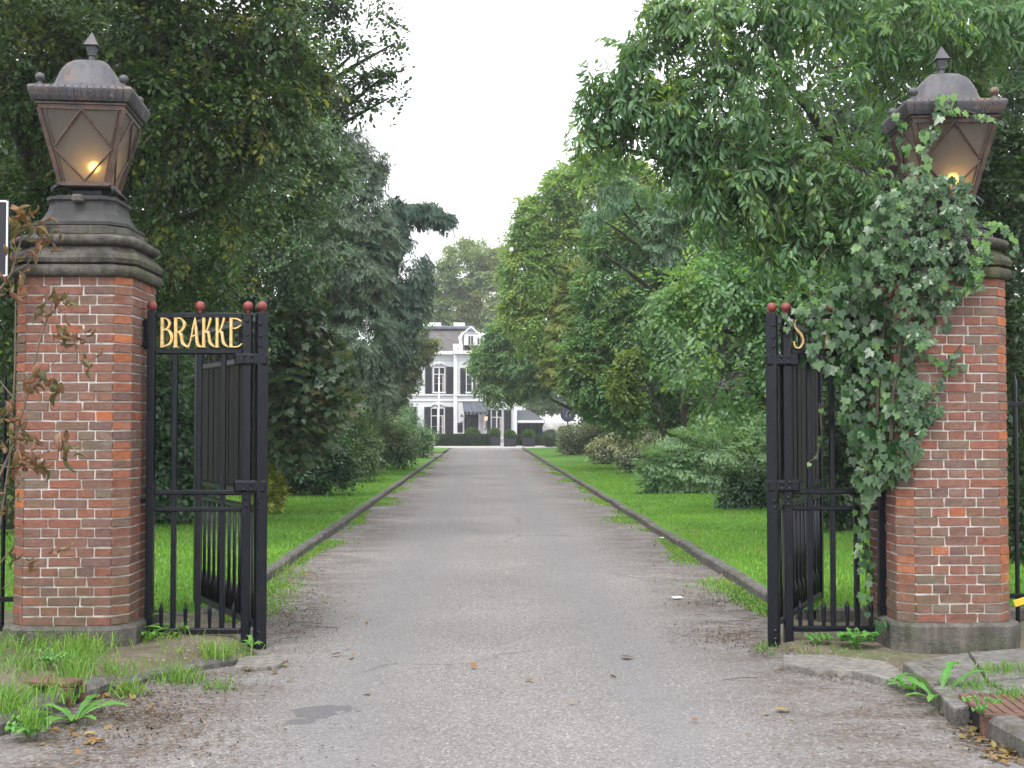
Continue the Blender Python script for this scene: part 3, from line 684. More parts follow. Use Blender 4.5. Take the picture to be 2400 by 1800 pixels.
def spray(style, n, q):
    """leaf frames of one twig along +Y, up +Z, unit length: positions, directions, normals, sizes"""
    P, D, U, Z = [], [], [], []
    for i in range(n):
        if style == 'flat':            # side twiglets in a loose plane
            t = (i + .5) / n; s = 1 if i % 2 else -1; r = q.uniform(.0, .34) * (1 - t * .6)
            P.append((s * r, t - .15 + r * .3, -.25 * t * t + q.uniform(-.05, .05))); D.append((s * q.uniform(.3, 1.1), q.uniform(.3, 1.1), q.uniform(-.7, .05))); U.append((q.uniform(-.45, .45), q.uniform(-.5, .3), 1))
        elif style == 'hang':          # leaves hang from an arching twig
            t = (i + .5) / n; s = 1 if i % 2 else -1
            P.append((s * q.uniform(0, .1), t, -.45 * t * t + q.uniform(-.04, .04))); D.append((s * q.uniform(.1, .6), q.uniform(-.1, .7), -q.uniform(.4, 1.2))); U.append((q.uniform(-.7, .7), q.uniform(.0, 1.), q.uniform(.2, 1)))
        elif style == 'round':         # a tuft
            a = q.uniform(0, 6.283); z = q.uniform(-.3, 1); r = math.sqrt(max(0, 1 - z * z))
            d = (r * math.cos(a), r * math.sin(a), z); k = q.uniform(.1, .5)
            P.append((d[0] * k, d[1] * k + .3, d[2] * k * .8)); D.append((d[0] + q.uniform(-.4, .4), d[1] + .5, d[2] * .5 + q.uniform(-.5, .2))); U.append((q.uniform(-.4, .4), q.uniform(-.4, .4), 1))
        elif style == 'fan':           # conifer spray: pinnate, drooping
            t = i / n; s = 1 if i % 2 else -1; w_ = .55 * (1 - t) + .12; r = q.uniform(.0, w_)
            P.append((s * r * .8, t * .9 + r * .45, -.18 * t * t - r * .12)); D.append((s * q.uniform(.3, .8), 1, q.uniform(-.75, -.15))); U.append((q.uniform(-.3, .3), q.uniform(-.2, .4), 1))
        elif style == 'upright':
            a = q.uniform(0, 6.283); r = q.uniform(0, .25); t = q.uniform(0, 1)
            P.append((r * math.cos(a) * t, t, r * math.sin(a) * t)); D.append((math.cos(a) * .6, 1, math.sin(a) * .6)); U.append((math.cos(a + 1), q.uniform(-.3, .3), math.sin(a + 1)))
        Z.append(q.uniform(.75, 1.15))
    return [np.array(a, float) for a in (P, D, U, Z)]
tri_total = 0
def crown(name, parent, mat, blobs, Y, style='flat', leaf='oval', size=.09, n=26, s=.7, cov=6, droop=.35, back=.35, seed=0, nparts=0, zdepth=None, keep_low=None, twigs=None, inner=.5, jit=1.0):
    global tri_total
    r = np.random.RandomState(seed + 100); q = random.Random(seed)
    O, A, G, sc = [], [], [], []
    for bl in blobs:
        x, y, rx, ry = bl[:4]; yy = Y + (bl[4] if len(bl) > 4 else 0)
        c = np.array(at(x, y, yy)); ex, ez = mpp(rx, yy), mpp(ry, yy); ey = (ex + ez) / 2 if zdepth is None else zdepth
        m = int(cov * math.pi * ex * ez / (.36 * s * s)) + 3
        u = nrm(r.normal(size=(m * 2, 3))); u = u[(u[:, 1] < .25) | (r.uniform(size=m * 2) < back)][:m + int(m * back)]
        f = inner + (1.04 - inner) * np.sqrt(r.uniform(size=len(u))); f += r.normal(size=len(u)) * .05 * jit
        p = c + u * f[:, None] * np.array([ex, ey, ez])
        out = nrm(u / np.array([ex, ey, ez])); O.append(p)
        A.append(nrm(out + np.array([0, 0, -droop]) + r.normal(size=out.shape) * .38)); G.append(nrm(np.array([0, 0, 1.]) + out * .5 + r.normal(size=out.shape) * .25)); sc.append(s * r.uniform(.6, 1.2, len(u)))
    O = np.concatenate(O); A = np.concatenate(A); G = np.concatenate(G); sc = np.concatenate(sc)
    if keep_low is not None: k = O[:, 2] > keep_low; O, A, G, sc = O[k], A[k], G[k], sc[k]
    O = O - A * (sc * .6)[:, None]
    w_ = O / (s * 1.5); nz = np.sin(w_[:, 0] * 1.7 + 1.3 * np.sin(w_[:, 2] * 1.1 + seed)) * np.sin(w_[:, 1] * 1.9 + w_[:, 0] * .4 + seed) + np.sin(w_[:, 2] * 2.1 + 1.1 * np.sin(w_[:, 0] * 1.3)) * .7
    k = nz + r.uniform(-.5, .5, len(O)) > -.8; O, A, G, sc = O[k], A[k], G[k], sc[k]
    G = nrm(G - A * (G * A).sum(-1, keepdims=True)); X = np.cross(A, G)
    var = [spray(style, n, q) for _ in range(7)]; ch = r.randint(0, 7, len(O))
    PP, DD, UU, SS = [], [], [], []
    for k in range(7):
        i = ch == k
        if not i.any(): continue
        p, d, u, z = var[k]
        Mx = np.stack([X[i], A[i], G[i]], 2)          # columns
        PP.append((O[i][:, None] + np.einsum('nij,kj->nki', Mx, p) * sc[i][:, None, None]).reshape(-1, 3))
        DD.append(np.einsum('nij,kj->nki', Mx, d).reshape(-1, 3)); UU.append(np.einsum('nij,kj->nki', Mx, u).reshape(-1, 3)); SS.append(np.tile(z, i.sum()) * size)
    PP, DD, UU, SS = map(np.concatenate, (PP, DD, UU, SS))
    DD = DD + r.normal(size=DD.shape) * .18; SS = SS * r.uniform(.8, 1.2, len(SS))
    if keep_low is not None: k = PP[:, 2] > .02; PP, DD, UU, SS = PP[k], DD[k], UU[k], SS[k]
    if nparts:                                        # the nearest, largest leaves are leaves of their own
        idx = np.argsort(PP[:, 1] - SS * 8 + r.uniform(0, .6, len(PP)))[:nparts]
        pick = np.zeros(len(PP), bool); pick[idx] = True
        T, fs = leaf_shape(leaf); shapes = []
        for v in range(3):
            me = bpy.data.meshes.new('leaf'); TT = T.copy(); TT[:, 2] *= 1 + v * .6; me.from_pydata([tuple(t) for t in TT], [], fs); me.materials.append(mat[1] if isinstance(mat, tuple) else mat); shapes.append(me)
        W = wmat(parent).inverted()
        for i in idx:
            d = Vector(DD[i]).normalized(); nn = Vector(UU[i]); nn = (nn - d * nn.dot(d)).normalized(); sd_ = d.cross(nn)
            m = Matrix((sd_, d, nn)).transposed().to_4x4() @ Matrix.Scale(SS[i], 4); m.translation = Vector(PP[i])
            ob = bpy.data.objects.new('leaf', shapes[i % 3]); COL.objects.link(ob); ob.parent = parent; ob.matrix_local = W @ m
        PP, DD, UU, SS = PP[~pick], DD[~pick], UU[~pick], SS[~pick]
    mt = mat[0] if isinstance(mat, tuple) else mat
    me = leaf_mesh(name, mt, PP, DD, UU, SS, leaf); tri_total += len(PP) * sum(len(f) - 2 for f in leaf_shape(leaf)[1])
    o = link(name, me, parent)
    if parent is None or nparts or True: 
        if parent is not None: o['kind'] = 'stuff'
    if twigs:
        k = np.arange(len(O)); k = k[r.uniform(size=len(O)) < twigs[1]]
        a = O[k]; b = O[k] + A[k] * sc[k][:, None] * .5 - np.array([0, 0, .06]) * sc[k][:, None]; e = O[k] + A[k] * sc[k][:, None] - np.array([0, 0, .3]) * sc[k][:, None]
        mb = MB()
        for i in range(len(k)): mb.tube([a[i], b[i], e[i]], [twigs[0], twigs[0] * .7, twigs[0] * .3], 3, False)
        mb.build('twigs', M['bark'], parent)
    return o
def trunk(parent, base, blobs, Y, r0, top=.8, nl=9, seed=0, mat='bark'):
    q = random.Random(seed); mb = MB(); base = Vector((base[0], base[1], 0))
    cs = [at(b[0], b[1], Y + (b[4] if len(b) > 4 else 0)) for b in blobs]
    topz = max(c.z for c in cs); ctr = sum(cs, Vector()) / len(cs); tip = Vector((base.x * .4 + ctr.x * .6, base.y * .5 + ctr.y * .5, topz * top))
    tp = [base.lerp(tip, k / 6) + Vector((q.uniform(-.12, .12), q.uniform(-.12, .12), 0)) * (0 if k == 0 else 1) for k in range(7)]
    tp[0].z = -.05
    mb.tube(tp, [r0 * (1.25 if k == 0 else 1 - k * .13) for k in range(7)], 10)
    for c in q.sample(cs, min(nl, len(cs))):
        k = max(1, min(5, int(6 * (c.z * .75) / max(tip.z, .1)))); a = tp[k]
        m = a.lerp(c, .5) + Vector((0, 0, .08 * (c - a).length))
        mb.tube([a, a.lerp(m, .5) + Vector((0, 0, .05)), m, m.lerp(c, .6) + Vector((q.uniform(-.1, .1), 0, 0)), c], [r0 * .42, r0 * .33, r0 * .24, r0 * .14, r0 * .06], 7)
    return mb.build('trunk', M[mat], parent, True)
def tree(name, label, cat, base, blobs, Y, mat, r0=.2, group=None, nl=9, **kw):
    root = empty(name, (base[0], base[1], 0), label, cat, group)
    trunk(root, base, blobs, Y, r0, seed=kw.get('seed', 0), nl=nl)
    crown('crown', root, mat, blobs, Y, **kw)
    return root
LM = {
 'lime': leafmat('lime_leaves', [(.022, .045, .012), (.035, .07, .018), (.05, .095, .025), (.075, .125, .03)], (.17, .18, .03), .17, rough=.36, clump=1.1, k=1.65),
 'hornbeam': leafmat('hornbeam_leaves', [(.03, .055, .028), (.045, .08, .04), (.06, .10, .05), (.055, .11, .03)], (.09, .12, .03), .15, rough=.33, clump=.9),
 'beech': leafmat('beech_leaves', [(.02, .04, .015), (.03, .055, .02), (.045, .08, .025)], None, rough=.4),
 'maple': leafmat('maple_leaves', [(.025, .05, .025), (.04, .065, .035), (.055, .085, .045), (.07, .07, .035)], (.09, .075, .03), .12, rough=.32, clump=1.3),
 'cypress': leafmat('cypress_sprays', [(.04, .068, .042), (.055, .088, .052), (.072, .108, .062), (.08, .088, .058)], (.085, .06, .04), .1, rough=.6, transl=.12, clump=.7),
 'darkfir': leafmat('dark_fir_sprays', [(.026, .052, .036), (.036, .068, .046), (.05, .084, .056)], None, rough=.6, transl=.12),
 'smalltree': leafmat('small_tree_leaves', [(.05, .085, .04), (.07, .11, .05), (.095, .135, .055)], (.12, .11, .035), .15),
 'cherry': leafmat('cherry_leaves', [(.045, .08, .042), (.055, .10, .048), (.068, .115, .055), (.085, .14, .05)], (.11, .17, .035), .14, rough=.33, transl=.45, clump=1.0, k=2.5),
 'elm': leafmat('elm_leaves', [(.05, .095, .045), (.065, .12, .05), (.085, .15, .06), (.08, .125, .07)], (.12, .17, .03), .18, rough=.34, clump=.8, k=2.4, transl=.45),
 'bluefir': leafmat('blue_conifer_sprays', [(.055, .10, .058), (.072, .122, .07), (.09, .145, .082)], None, rough=.5, transl=.15, k=1.9),
 'turning': leafmat('turning_leaves', [(.065, .115, .035), (.09, .145, .042), (.115, .175, .048), (.145, .18, .05)], (.16, .17, .04), .22, rough=.45, clump=.45, k=2.5, transl=.42),
 'green': leafmat('mid_green_leaves', [(.05, .10, .04), (.068, .125, .05), (.09, .155, .058)], (.12, .15, .035), .2, rough=.4, clump=.6, k=2.4, transl=.42),
 'golden': leafmat('golden_conifer_sprays', [(.095, .12, .028), (.125, .145, .032), (.15, .16, .036)], None, rough=.55, transl=.2),
 'yellowgreen': leafmat('yellow_green_leaves', [(.08, .12, .02), (.11, .15, .025), (.15, .18, .03)], None, transl=.3),
 'copper': leafmat('copper_leaves', [(.04, .035, .04), (.065, .055, .062), (.09, .08, .085)], None, rough=.35),
 'juniper': leafmat('juniper_sprays', [(.075, .12, .065), (.10, .15, .085), (.13, .18, .10)], None, rough=.5, k=2.7),
 'glossy': leafmat('glossy_shrub_leaves', [(.035, .07, .038), (.045, .085, .045), (.065, .11, .058)], None, rough=.25),
 'finebush': leafmat('fine_bush_leaves', [(.055, .09, .04), (.08, .12, .055), (.11, .15, .075)], (.14, .15, .08), .15, rough=.45, k=1.95),
 'flower': leafmat('flowering_shrub_leaves', [(.06, .09, .05), (.09, .12, .07), (.26, .25, .2), (.4, .38, .33)], None, rough=.6, k=1.9),
 'variegated': leafmat('variegated_leaves', [(.05, .09, .03), (.30, .28, .05), (.40, .36, .07)], None),
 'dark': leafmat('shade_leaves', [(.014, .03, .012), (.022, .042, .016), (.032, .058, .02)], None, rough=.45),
 'far': leafmat('far_tree_leaves', [(.11, .15, .07), (.14, .18, .08), (.18, .21, .085)], (.17, .165, .055), .2, rough=.6, clump=.25),
 'ivy': leafmat('ivy_leaves', [(.016, .042, .015), (.027, .062, .022), (.042, .085, .032), (.062, .105, .04)], (.08, .15, .035), .08, rough=.3, transl=.15, clump=3., k=1.65),
 'ivyyoung': leafmat('young_ivy_leaves', [(.05, .11, .028), (.07, .145, .034), (.09, .17, .04)], None, rough=.4, transl=.3),
 'box': leafmat('box_leaves', [(.03, .065, .012), (.05, .10, .018), (.08, .14, .025)], None, rough=.4),
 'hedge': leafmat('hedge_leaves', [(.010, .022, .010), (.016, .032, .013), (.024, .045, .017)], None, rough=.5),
 'weed': leafmat('weed_leaves', [(.06, .15, .03), (.08, .19, .035), (.11, .23, .045)], None, rough=.4, transl=.3),
 'grass': leafmat('grass_blades', [(.06, .14, .015), (.085, .18, .02), (.11, .20, .03), (.17, .18, .06)], None, rough=.5, transl=.3),
 'lawnblade': leafmat('lawn_blades', [(.06, .145, .014), (.08, .18, .018), (.11, .20, .026), (.14, .20, .04)], (.15, .17, .05), .12, rough=.5, transl=.3),
}
# --- left side of the drive
tree('lime_tree', 'large lime tree with yellowing leaf tips hanging behind the bare pier lantern', 'tree', (-6.6, 17.5), [(60, 150, 170, 190), (250, 60, 200, 150), (430, 80, 180, 160), (570, 50, 130, 120), (180, 300, 200, 170, .6), (400, 260, 190, 170), (550, 220, 140, 130), (660, 160, 90, 90, 1), (90, 520, 190, 210, .8), (360, 470, 170, 170, .8), (500, 420, 120, 150, .6), (90, 800, 150, 200, 1), (420, 630, 120, 120, 1.5), (30, 1150, 60, 200, 1), (-150, -130, 260, 220, -2), (150, -230, 260, 170, -2), (-250, 300, 170, 260, -2), (450, -220, 220, 130, -1)], 15.5, LM['lime'], .3, style='flat', leaf='oval', size=.085, n=24, s=.62, cov=7, seed=1, nparts=290, twigs=(.006, .5))  # last four blobs: unseen crown beyond the frame, added to shade the leaves
tree('beech_tree', 'tall beech tree sending thin leafy branches into the white sky', 'tree', (-7.5, 24), [(690, 20, 80, 50), (745, 12, 50, 22), (800, 25, 45, 18), (845, 50, 30, 12), (740, 95, 60, 40), (770, 110, 30, 12), (850, 95, 20, 9), (790, 165, 50, 26), (835, 160, 22, 14), (760, 225, 60, 34), (840, 212, 26, 11), (700, 220, 70, 70), (640, 80, 90, 90), (620, 220, 100, 90, 1)], 22, LM['beech'], .28, style='flat', leaf='oval', size=.095, n=24, s=.7, cov=5.5, seed=2, droop=.15, twigs=(.009, .6), back=.2)
tree('hornbeam_tree', 'grey-green hornbeam with glinting leaves between the lime and the dark conifers', 'tree', (-6.0, 22), [(600, 390, 120, 120), (520, 560, 130, 130), (660, 310, 90, 80), (640, 520, 100, 130), (440, 720, 120, 120), (540, 700, 100, 100), (370, 820, 90, 90), (720, 380, 50, 60)], 20, LM['hornbeam'], .22, style='flat', leaf='oval', size=.085, n=24, s=.65, cov=7, seed=3)
tree('maple_tree', 'dark bushy maple with lobed leaves just past the panel with six gold letters', 'tree', (-4.9, 21.5), [(650, 720, 80, 75), (620, 820, 95, 110), (700, 840, 70, 95), (550, 780, 80, 100), (620, 930, 110, 80), (470, 880, 90, 100)], 20.5, LM['maple'], .14, style='flat', leaf='maple', size=.14, n=16, s=.7, cov=6, seed=4)
tree('cypress_tree', 'tall grey-green cypress with drooping sprays and a pointed tip against the sky', 'tree', (-5.5, 40), [(700, 320, 60, 80), (770, 330, 40, 55), (815, 385, 22, 40), (828, 345, 8, 22), (730, 450, 100, 100), (790, 470, 60, 90), (760, 590, 110, 110), (700, 640, 90, 110), (770, 740, 100, 110), (720, 820, 90, 90), (800, 840, 70, 80), (785, 400, 50, 60), (805, 450, 45, 60), (825, 520, 42, 70), (790, 560, 60, 80)], 36, LM['cypress'], .3, style='fan', leaf='needle', size=.13, n=80, s=.72, cov=7, droop=.9, seed=5)
tree('cypress_tree', 'dark ragged cypress with one bough stretched out over the drive', 'tree', (-4.8, 47), [(860, 545, 40, 45), (890, 600, 50, 60), (850, 640, 60, 80), (893, 680, 36, 55), (858, 740, 40, 75), (850, 460, 30, 26), (890, 464, 36, 26), (935, 468, 34, 24), (966, 478, 18, 20), (850, 500, 30, 40), (835, 560, 40, 60)], 43, LM['darkfir'], .28, style='fan', leaf='needle', size=.15, n=70, s=.62, cov=6, droop=1.1, seed=6, nl=0, jit=2.5)
DC = [o for o in COL.objects if o.name.startswith('cypress_tree')][-1]
MB().tube([at(850, 500, 43), at(880, 478, 43), at(920, 468, 43), at(965, 470, 43)], [.14, .11, .08, .03], 7).build('limb', M['bark'], DC, True)
tree('small_tree', 'small loose tree hiding the far end of the white house front', 'tree', (-5.6, 70), [(860, 790, 55, 50), (900, 765, 38, 34), (825, 850, 50, 50), (862, 850, 36, 45), (940, 742, 18, 15), (920, 765, 22, 22), (900, 725, 26, 34), (882, 800, 34, 50)], 68, LM['smalltree'], .15, style='flat', leaf='diamond', size=.17, n=26, s=.8, cov=4, seed=7)
def shrub(name, label, blobs, Y, mat, **kw):
    c = at(blobs[0][0], blobs[0][1], Y); root = empty(name, (c.x, Y, 0), label, 'shrub', kw.pop('group', None))
    q = random.Random(kw.get('seed', 0)); mb = MB()
    for b in blobs:
        e = at(b[0], b[1], Y)
        for k in range(3):
            o = Vector((e.x * .8 + c.x * .2 + q.uniform(-.2, .2), Y + q.uniform(-.1, .3), .0)); mb.tube([o, o.lerp(e, .5) + Vector((q.uniform(-.15, .15), 0, .1)), e + Vector((q.uniform(-.3, .3), q.uniform(-.2, .2), .1))], [.022, .016, .008], 5)
    mb.build('stems', M['bark'], root)
    yg = 917 + 1.5 * F / Y / K; blobs = list(blobs) + [(b[0], (b[1] + yg) / 2, b[2] * .95, (yg - b[1]) / 2 + 3) for b in blobs if b[1] + b[3] < yg + 3 and name != 'copper_shrub']
    crown('foliage', root, mat, blobs, Y, keep_low=.1, **kw); return root
shrub('evergreen_shrub', 'big dark evergreen shrub spilling onto the lawn beyond the maple', [(430, 970, 110, 100), (560, 985, 115, 85), (650, 960, 100, 95), (715, 990, 60, 65), (600, 900, 90, 60)], 26, LM['glossy'], style='round', leaf='oval', size=.085, n=26, s=.6, cov=6, seed=10)
shrub('flowering_shrub', 'pale-flecked loose shrub leaning out behind the big dark evergreen', [(720, 925, 85, 55), (775, 965, 55, 55), (680, 890, 60, 40)], 32, LM['finebush'], style='round', leaf='diamond', size=.08, n=34, s=.55, cov=6, seed=11)
shrub('flowering_shrub', 'rounded grey-green shrub with a dark hollow underneath, by the side path', [(830, 955, 50, 45), (870, 960, 35, 40), (810, 920, 50, 35)], 41, LM['finebush'], style='round', leaf='diamond', size=.09, n=34, s=.6, cov=6, seed=12)
shrub('flowering_shrub', 'feathery shrub at the lawn end in front of the flagpole', [(890, 938, 36, 36), (920, 948, 20, 20), (872, 905, 34, 28)], 56, LM['juniper'], style='round', leaf='diamond', size=.11, n=30, s=.7, cov=6, seed=13)
shrub('variegated_shrub', 'small yellow-variegated shrub showing beside the hinge post', [(592, 1035, 26, 38), (570, 1055, 30, 30)], 20.5, LM['variegated'], style='round', leaf='oval', size=.075, n=22, s=.3, cov=6, seed=14)
shrub('laurel_shrub', 'dark laurel shrub seen through the bars under the gold letters', [(360, 860, 70, 110), (370, 1040, 60, 95), (420, 960, 60, 90), (300, 980, 80, 130)], 18.3, LM['glossy'], style='round', leaf='oval', size=.1, n=22, s=.5, cov=5, seed=15)
# --- right side of the drive
tree('cherry_tree', 'near cherry tree with long hanging leaves over the ivy pier', 'tree', (6.4, 14.5), [(1440, 30, 80, 50), (1600, 70, 180, 110), (1850, 60, 230, 120), (2110, 60, 190, 130, .5), (1375, 120, 60, 50), (1310, 200, 45, 25), (1275, 205, 26, 10), (1340, 215, 60, 40), (1320, 290, 60, 45), (1265, 300, 18, 45), (1430, 240, 100, 90), (1600, 250, 170, 140), (1800, 250, 170, 150), (1760, 400, 170, 110), (1600, 420, 130, 100), (1500, 360, 80, 60), (1850, 500, 110, 90), (1720, 540, 100, 60)], 12.8, LM['cherry'], .22, style='hang', leaf='lance', size=.105, n=28, s=.6, cov=9, seed=20, nparts=295, twigs=(.006, .6), droop=.5, nl=12)
tree('elm_tree', 'bright green elm with arching sprays beyond the ivy-covered panel', 'tree', (6.6, 21), [(1560, 640, 150, 90), (1690, 650, 100, 90), (1510, 760, 120, 90), (1620, 780, 110, 100), (1450, 680, 70, 70), (1640, 590, 110, 70), (1600, 500, 120, 80, 2), (1750, 760, 100, 130), (1560, 860, 90, 60), (1820, 600, 100, 90), (1880, 480, 90, 90, 1)], 19.5, LM['elm'], .2, style='flat', leaf='oval', size=.095, n=24, s=.7, cov=9, seed=21, droop=.5)
tree('blue_conifer', 'blue-green conifer with feathery level boughs above the drive', 'tree', (5.8, 33), [(1330, 430, 55, 22), (1400, 465, 80, 40), (1290, 470, 40, 16), (1450, 530, 70, 40), (1300, 545, 40, 14), (1490, 450, 70, 50), (1360, 400, 50, 20), (1480, 720, 40, 60), (1490, 800, 40, 50)], 30, LM['bluefir'], .22, style='fan', leaf='needle', size=.13, n=80, s=.8, cov=7, droop=.4, seed=22)
tree('turning_tree', 'tall tree turning yellow in its top, beside the open sky', 'tree', (7.2, 58), [(1180, 480, 75, 55), (1240, 420, 85, 55), (1290, 375, 55, 35), (1125, 525, 36, 45), (1150, 600, 75, 85), (1230, 540, 80, 80), (1120, 670, 45, 55), (1320, 450, 70, 70), (1170, 700, 70, 70), (1140, 450, 30, 30), (1330, 385, 80, 55), (1290, 350, 45, 25), (1245, 380, 60, 40), (1380, 420, 70, 60), (1200, 650, 90, 60), (1270, 480, 70, 60), (1160, 530, 50, 60)], 54, LM['turning'], .3, style='flat', leaf='diamond', size=.15, n=30, s=.85, cov=9, seed=23)
tree('overhanging_tree', 'dense green tree hanging its boughs in front of the white house', 'tree', (8.0, 76), [(1170, 770, 70, 65), (1110, 785, 65, 55), (1050, 790, 42, 40), (1080, 845, 60, 34), (1140, 832, 60, 32), (1064, 738, 30, 30), (1110, 720, 60, 45), (1034, 775, 16, 16)], 72, LM['green'], .3, style='flat', leaf='diamond', size=.17, n=30, s=.9, cov=9, seed=24)
tree('green_tree', 'broad mid-green tree between the golden conifer and the elm', 'tree', (5.6, 42), [(1330, 620, 95, 85), (1400, 610, 90, 75), (1360, 730, 100, 90), (1290, 820, 80, 75), (1420, 820, 90, 75), (1278, 850, 40, 50), (1330, 880, 70, 50), (1290, 700, 70, 80), (1260, 770, 60, 60), (1390, 900, 70, 50), (1450, 870, 50, 60), (1400, 470, 90, 70), (1440, 560, 90, 80), (1330, 520, 80, 70), (1470, 640, 70, 80), (1360, 430, 60, 40)], 39, LM['green'], .25, style='flat', leaf='diamond', size=.125, n=30, s=.75, cov=9, seed=25)
tree('golden_conifer', 'narrow golden conifer with yellow-brown sprays beside the drive', 'tree', (5.4, 48), [(1235, 600, 30, 40), (1222, 660, 34, 45), (1216, 730, 36, 55), (1205, 800, 36, 40)], 46, LM['golden'], .15, style='fan', leaf='needle', size=.14, n=60, s=.55, cov=7, droop=.3, seed=26)
tree('yellow_shrub_tree', 'yellow-green leafy young tree in front of the broad green tree', 'tree', (5.7, 36), [(1345, 830, 38, 50), (1360, 780, 32, 28), (1370, 860, 25, 30)], 35, LM['yellowgreen'], .07, style='flat', leaf='diamond', size=.12, n=26, s=.55, cov=5, seed=27)
shrub('copper_shrub', 'purple-leaved copper shrub under the elm', [(1570, 850, 40, 45), (1540, 885, 30, 35)], 28.5, LM['copper'], style='flat', leaf='oval', size=.08, n=26, s=.5, cov=6, seed=28)
shrub('juniper_shrub', 'wide feathery grey-green juniper on the lawn edge under the elm', [(1540, 965, 110, 60), (1480, 1000, 80, 48), (1620, 965, 80, 65), (1560, 1020, 90, 40), (1430, 995, 50, 40)], 26.5, LM['juniper'], style='fan', leaf='needle', size=.085, n=70, s=.5, cov=8, droop=.0, seed=29)
shrub('glossy_shrub', 'low glossy dark shrub at the lawn edge next to the ivy-side hinge post', [(1605, 1050, 62, 44), (1680, 1060, 60, 48), (1760, 1040, 80, 80)], 21.5, LM['glossy'], style='round', leaf='oval', size=.075, n=26, s=.4, cov=6, seed=30)
shrub('white_flowering_shrub', 'white-flowered shrub low at the lawn edge, nearest of its kind', [(1400, 965, 55, 36), (1365, 985, 34, 22), (1440, 985, 40, 36)], 37, LM['flower'], style='round', leaf='diamond', size=.08, n=40, s=.5, cov=7, seed=31, group='white-flowered shrubs along the lawn')
shrub('white_flowering_shrub', 'white-flowered shrub sprawling midway along the lawn edge, under dark shade', [(1335, 962, 48, 30), (1300, 970, 34, 22)], 46, LM['flower'], style='round', leaf='diamond', size=.09, n=34, s=.5, cov=6, seed=32, group='white-flowered shrubs along the lawn')
shrub('white_flowering_shrub', 'white-flowered shrub at the far lawn end beside the round-signed marquee', [(1258, 935, 52, 34), (1225, 948, 22, 18), (1290, 945, 40, 30)], 60, LM['flower'], style='round', leaf='diamond', size=.1, n=34, s=.6, cov=6, seed=33, group='white-flowered shrubs along the lawn')
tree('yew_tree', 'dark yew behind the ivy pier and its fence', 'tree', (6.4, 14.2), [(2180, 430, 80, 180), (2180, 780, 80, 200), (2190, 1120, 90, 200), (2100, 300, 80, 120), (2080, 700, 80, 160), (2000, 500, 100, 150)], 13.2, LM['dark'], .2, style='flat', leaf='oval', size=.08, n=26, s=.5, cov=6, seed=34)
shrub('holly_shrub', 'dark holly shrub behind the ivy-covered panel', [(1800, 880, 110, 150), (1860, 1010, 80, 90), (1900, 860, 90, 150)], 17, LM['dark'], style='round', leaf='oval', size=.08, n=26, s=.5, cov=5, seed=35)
# --- behind the house
tree('background_tree', 'pale yellow-green round tree rising behind the white house roof', 'tree', (-2, 128), [(1010, 585, 70, 65), (958, 620, 36, 46), (1055, 640, 60, 70), (990, 670, 50, 50), (1080, 580, 40, 50), (935, 665, 34, 44), (1090, 690, 40, 50), (1030, 690, 50, 30)], 125, LM['far'], .4, style='round', leaf='diamond', size=.3, n=34, s=1.3, cov=6, seed=40)
tree('background_tree', 'dark tree behind the marquee and the glass annexe', 'tree', (9, 122), [(1160, 840, 70, 60), (1220, 830, 60, 70), (1120, 800, 50, 70), (1260, 860, 60, 60)], 120, LM['smalltree'], .4, style='round', leaf='diamond', size=.28, n=34, s=1.2, cov=5, seed=41)
# --- the woods closing both sides
def woods(name, label, boxes, seed, size=.22):
    r = np.random.RandomState(seed); P = []
    for x0, x1, y0, y1, z0, z1, n in boxes:
        c = np.stack([r.uniform(x0, x1, n), r.uniform(y0, y1, n), r.uniform(z0, z1, n)], 1)
        P.append((c[:, None] + r.normal(size=(n, 40, 3)) * np.array([.5, .5, .4])).reshape(-1, 3))
    P = np.concatenate(P); P = P[P[:, 2] > .05]
    D = r.normal(size=P.shape) + np.array([0, -.3, -.5]); U = r.normal(size=P.shape) * .6 + np.array([0, -.4, 1])
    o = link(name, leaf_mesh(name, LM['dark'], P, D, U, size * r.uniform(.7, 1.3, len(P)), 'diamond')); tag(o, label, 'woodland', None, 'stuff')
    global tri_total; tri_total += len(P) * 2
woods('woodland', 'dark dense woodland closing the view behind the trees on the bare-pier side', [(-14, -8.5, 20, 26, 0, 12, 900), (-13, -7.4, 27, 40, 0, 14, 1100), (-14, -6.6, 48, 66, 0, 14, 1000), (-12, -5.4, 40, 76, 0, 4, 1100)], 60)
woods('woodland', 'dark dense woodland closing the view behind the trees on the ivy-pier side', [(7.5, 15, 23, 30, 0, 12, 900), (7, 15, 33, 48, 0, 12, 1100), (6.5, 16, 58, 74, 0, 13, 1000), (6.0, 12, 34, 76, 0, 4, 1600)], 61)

# ------------------------------------------------------------------ the house
HY = 96.0
house = empty('white_house', (-2, HY, 0), 'white two-storey villa with dark shutters and a slate mansard at the end of the drive', 'house')
def hbox(name, mat, x0, y0, x1, y1, Y, dep, parent=house, proud=0.0, bev=.02):
    a = hz(x0, y0, Y); b = hz(x1, y1, Y); return B(name, mat, parent, ((a.x + b.x) / 2, Y - proud + dep / 2, (a.z + b.z) / 2), (abs(b.x - a.x), dep, abs(a.z - b.z)), None, bev)
YL, YC, YR = HY + .6, HY, HY + 1.0
G0 = 1470                       # ground line in the close-up
hbox('wall', M['white'], -120, 540, 530, G0, YL, 9)
hbox('wall', M['white'], 528, 535, 832, G0, YC, 9.6)
hbox('wall', M['white'], 830, 552, 1125, G0, YR, 8)
for x0, x1, y0, Yp in ((512, 548, 545, YC), (800, 834, 545, YC), (1092, 1127, 560, YR)): hbox('pilaster', M['whitewood'], x0, y0, x1, G0, Yp, .3, proud=.12)
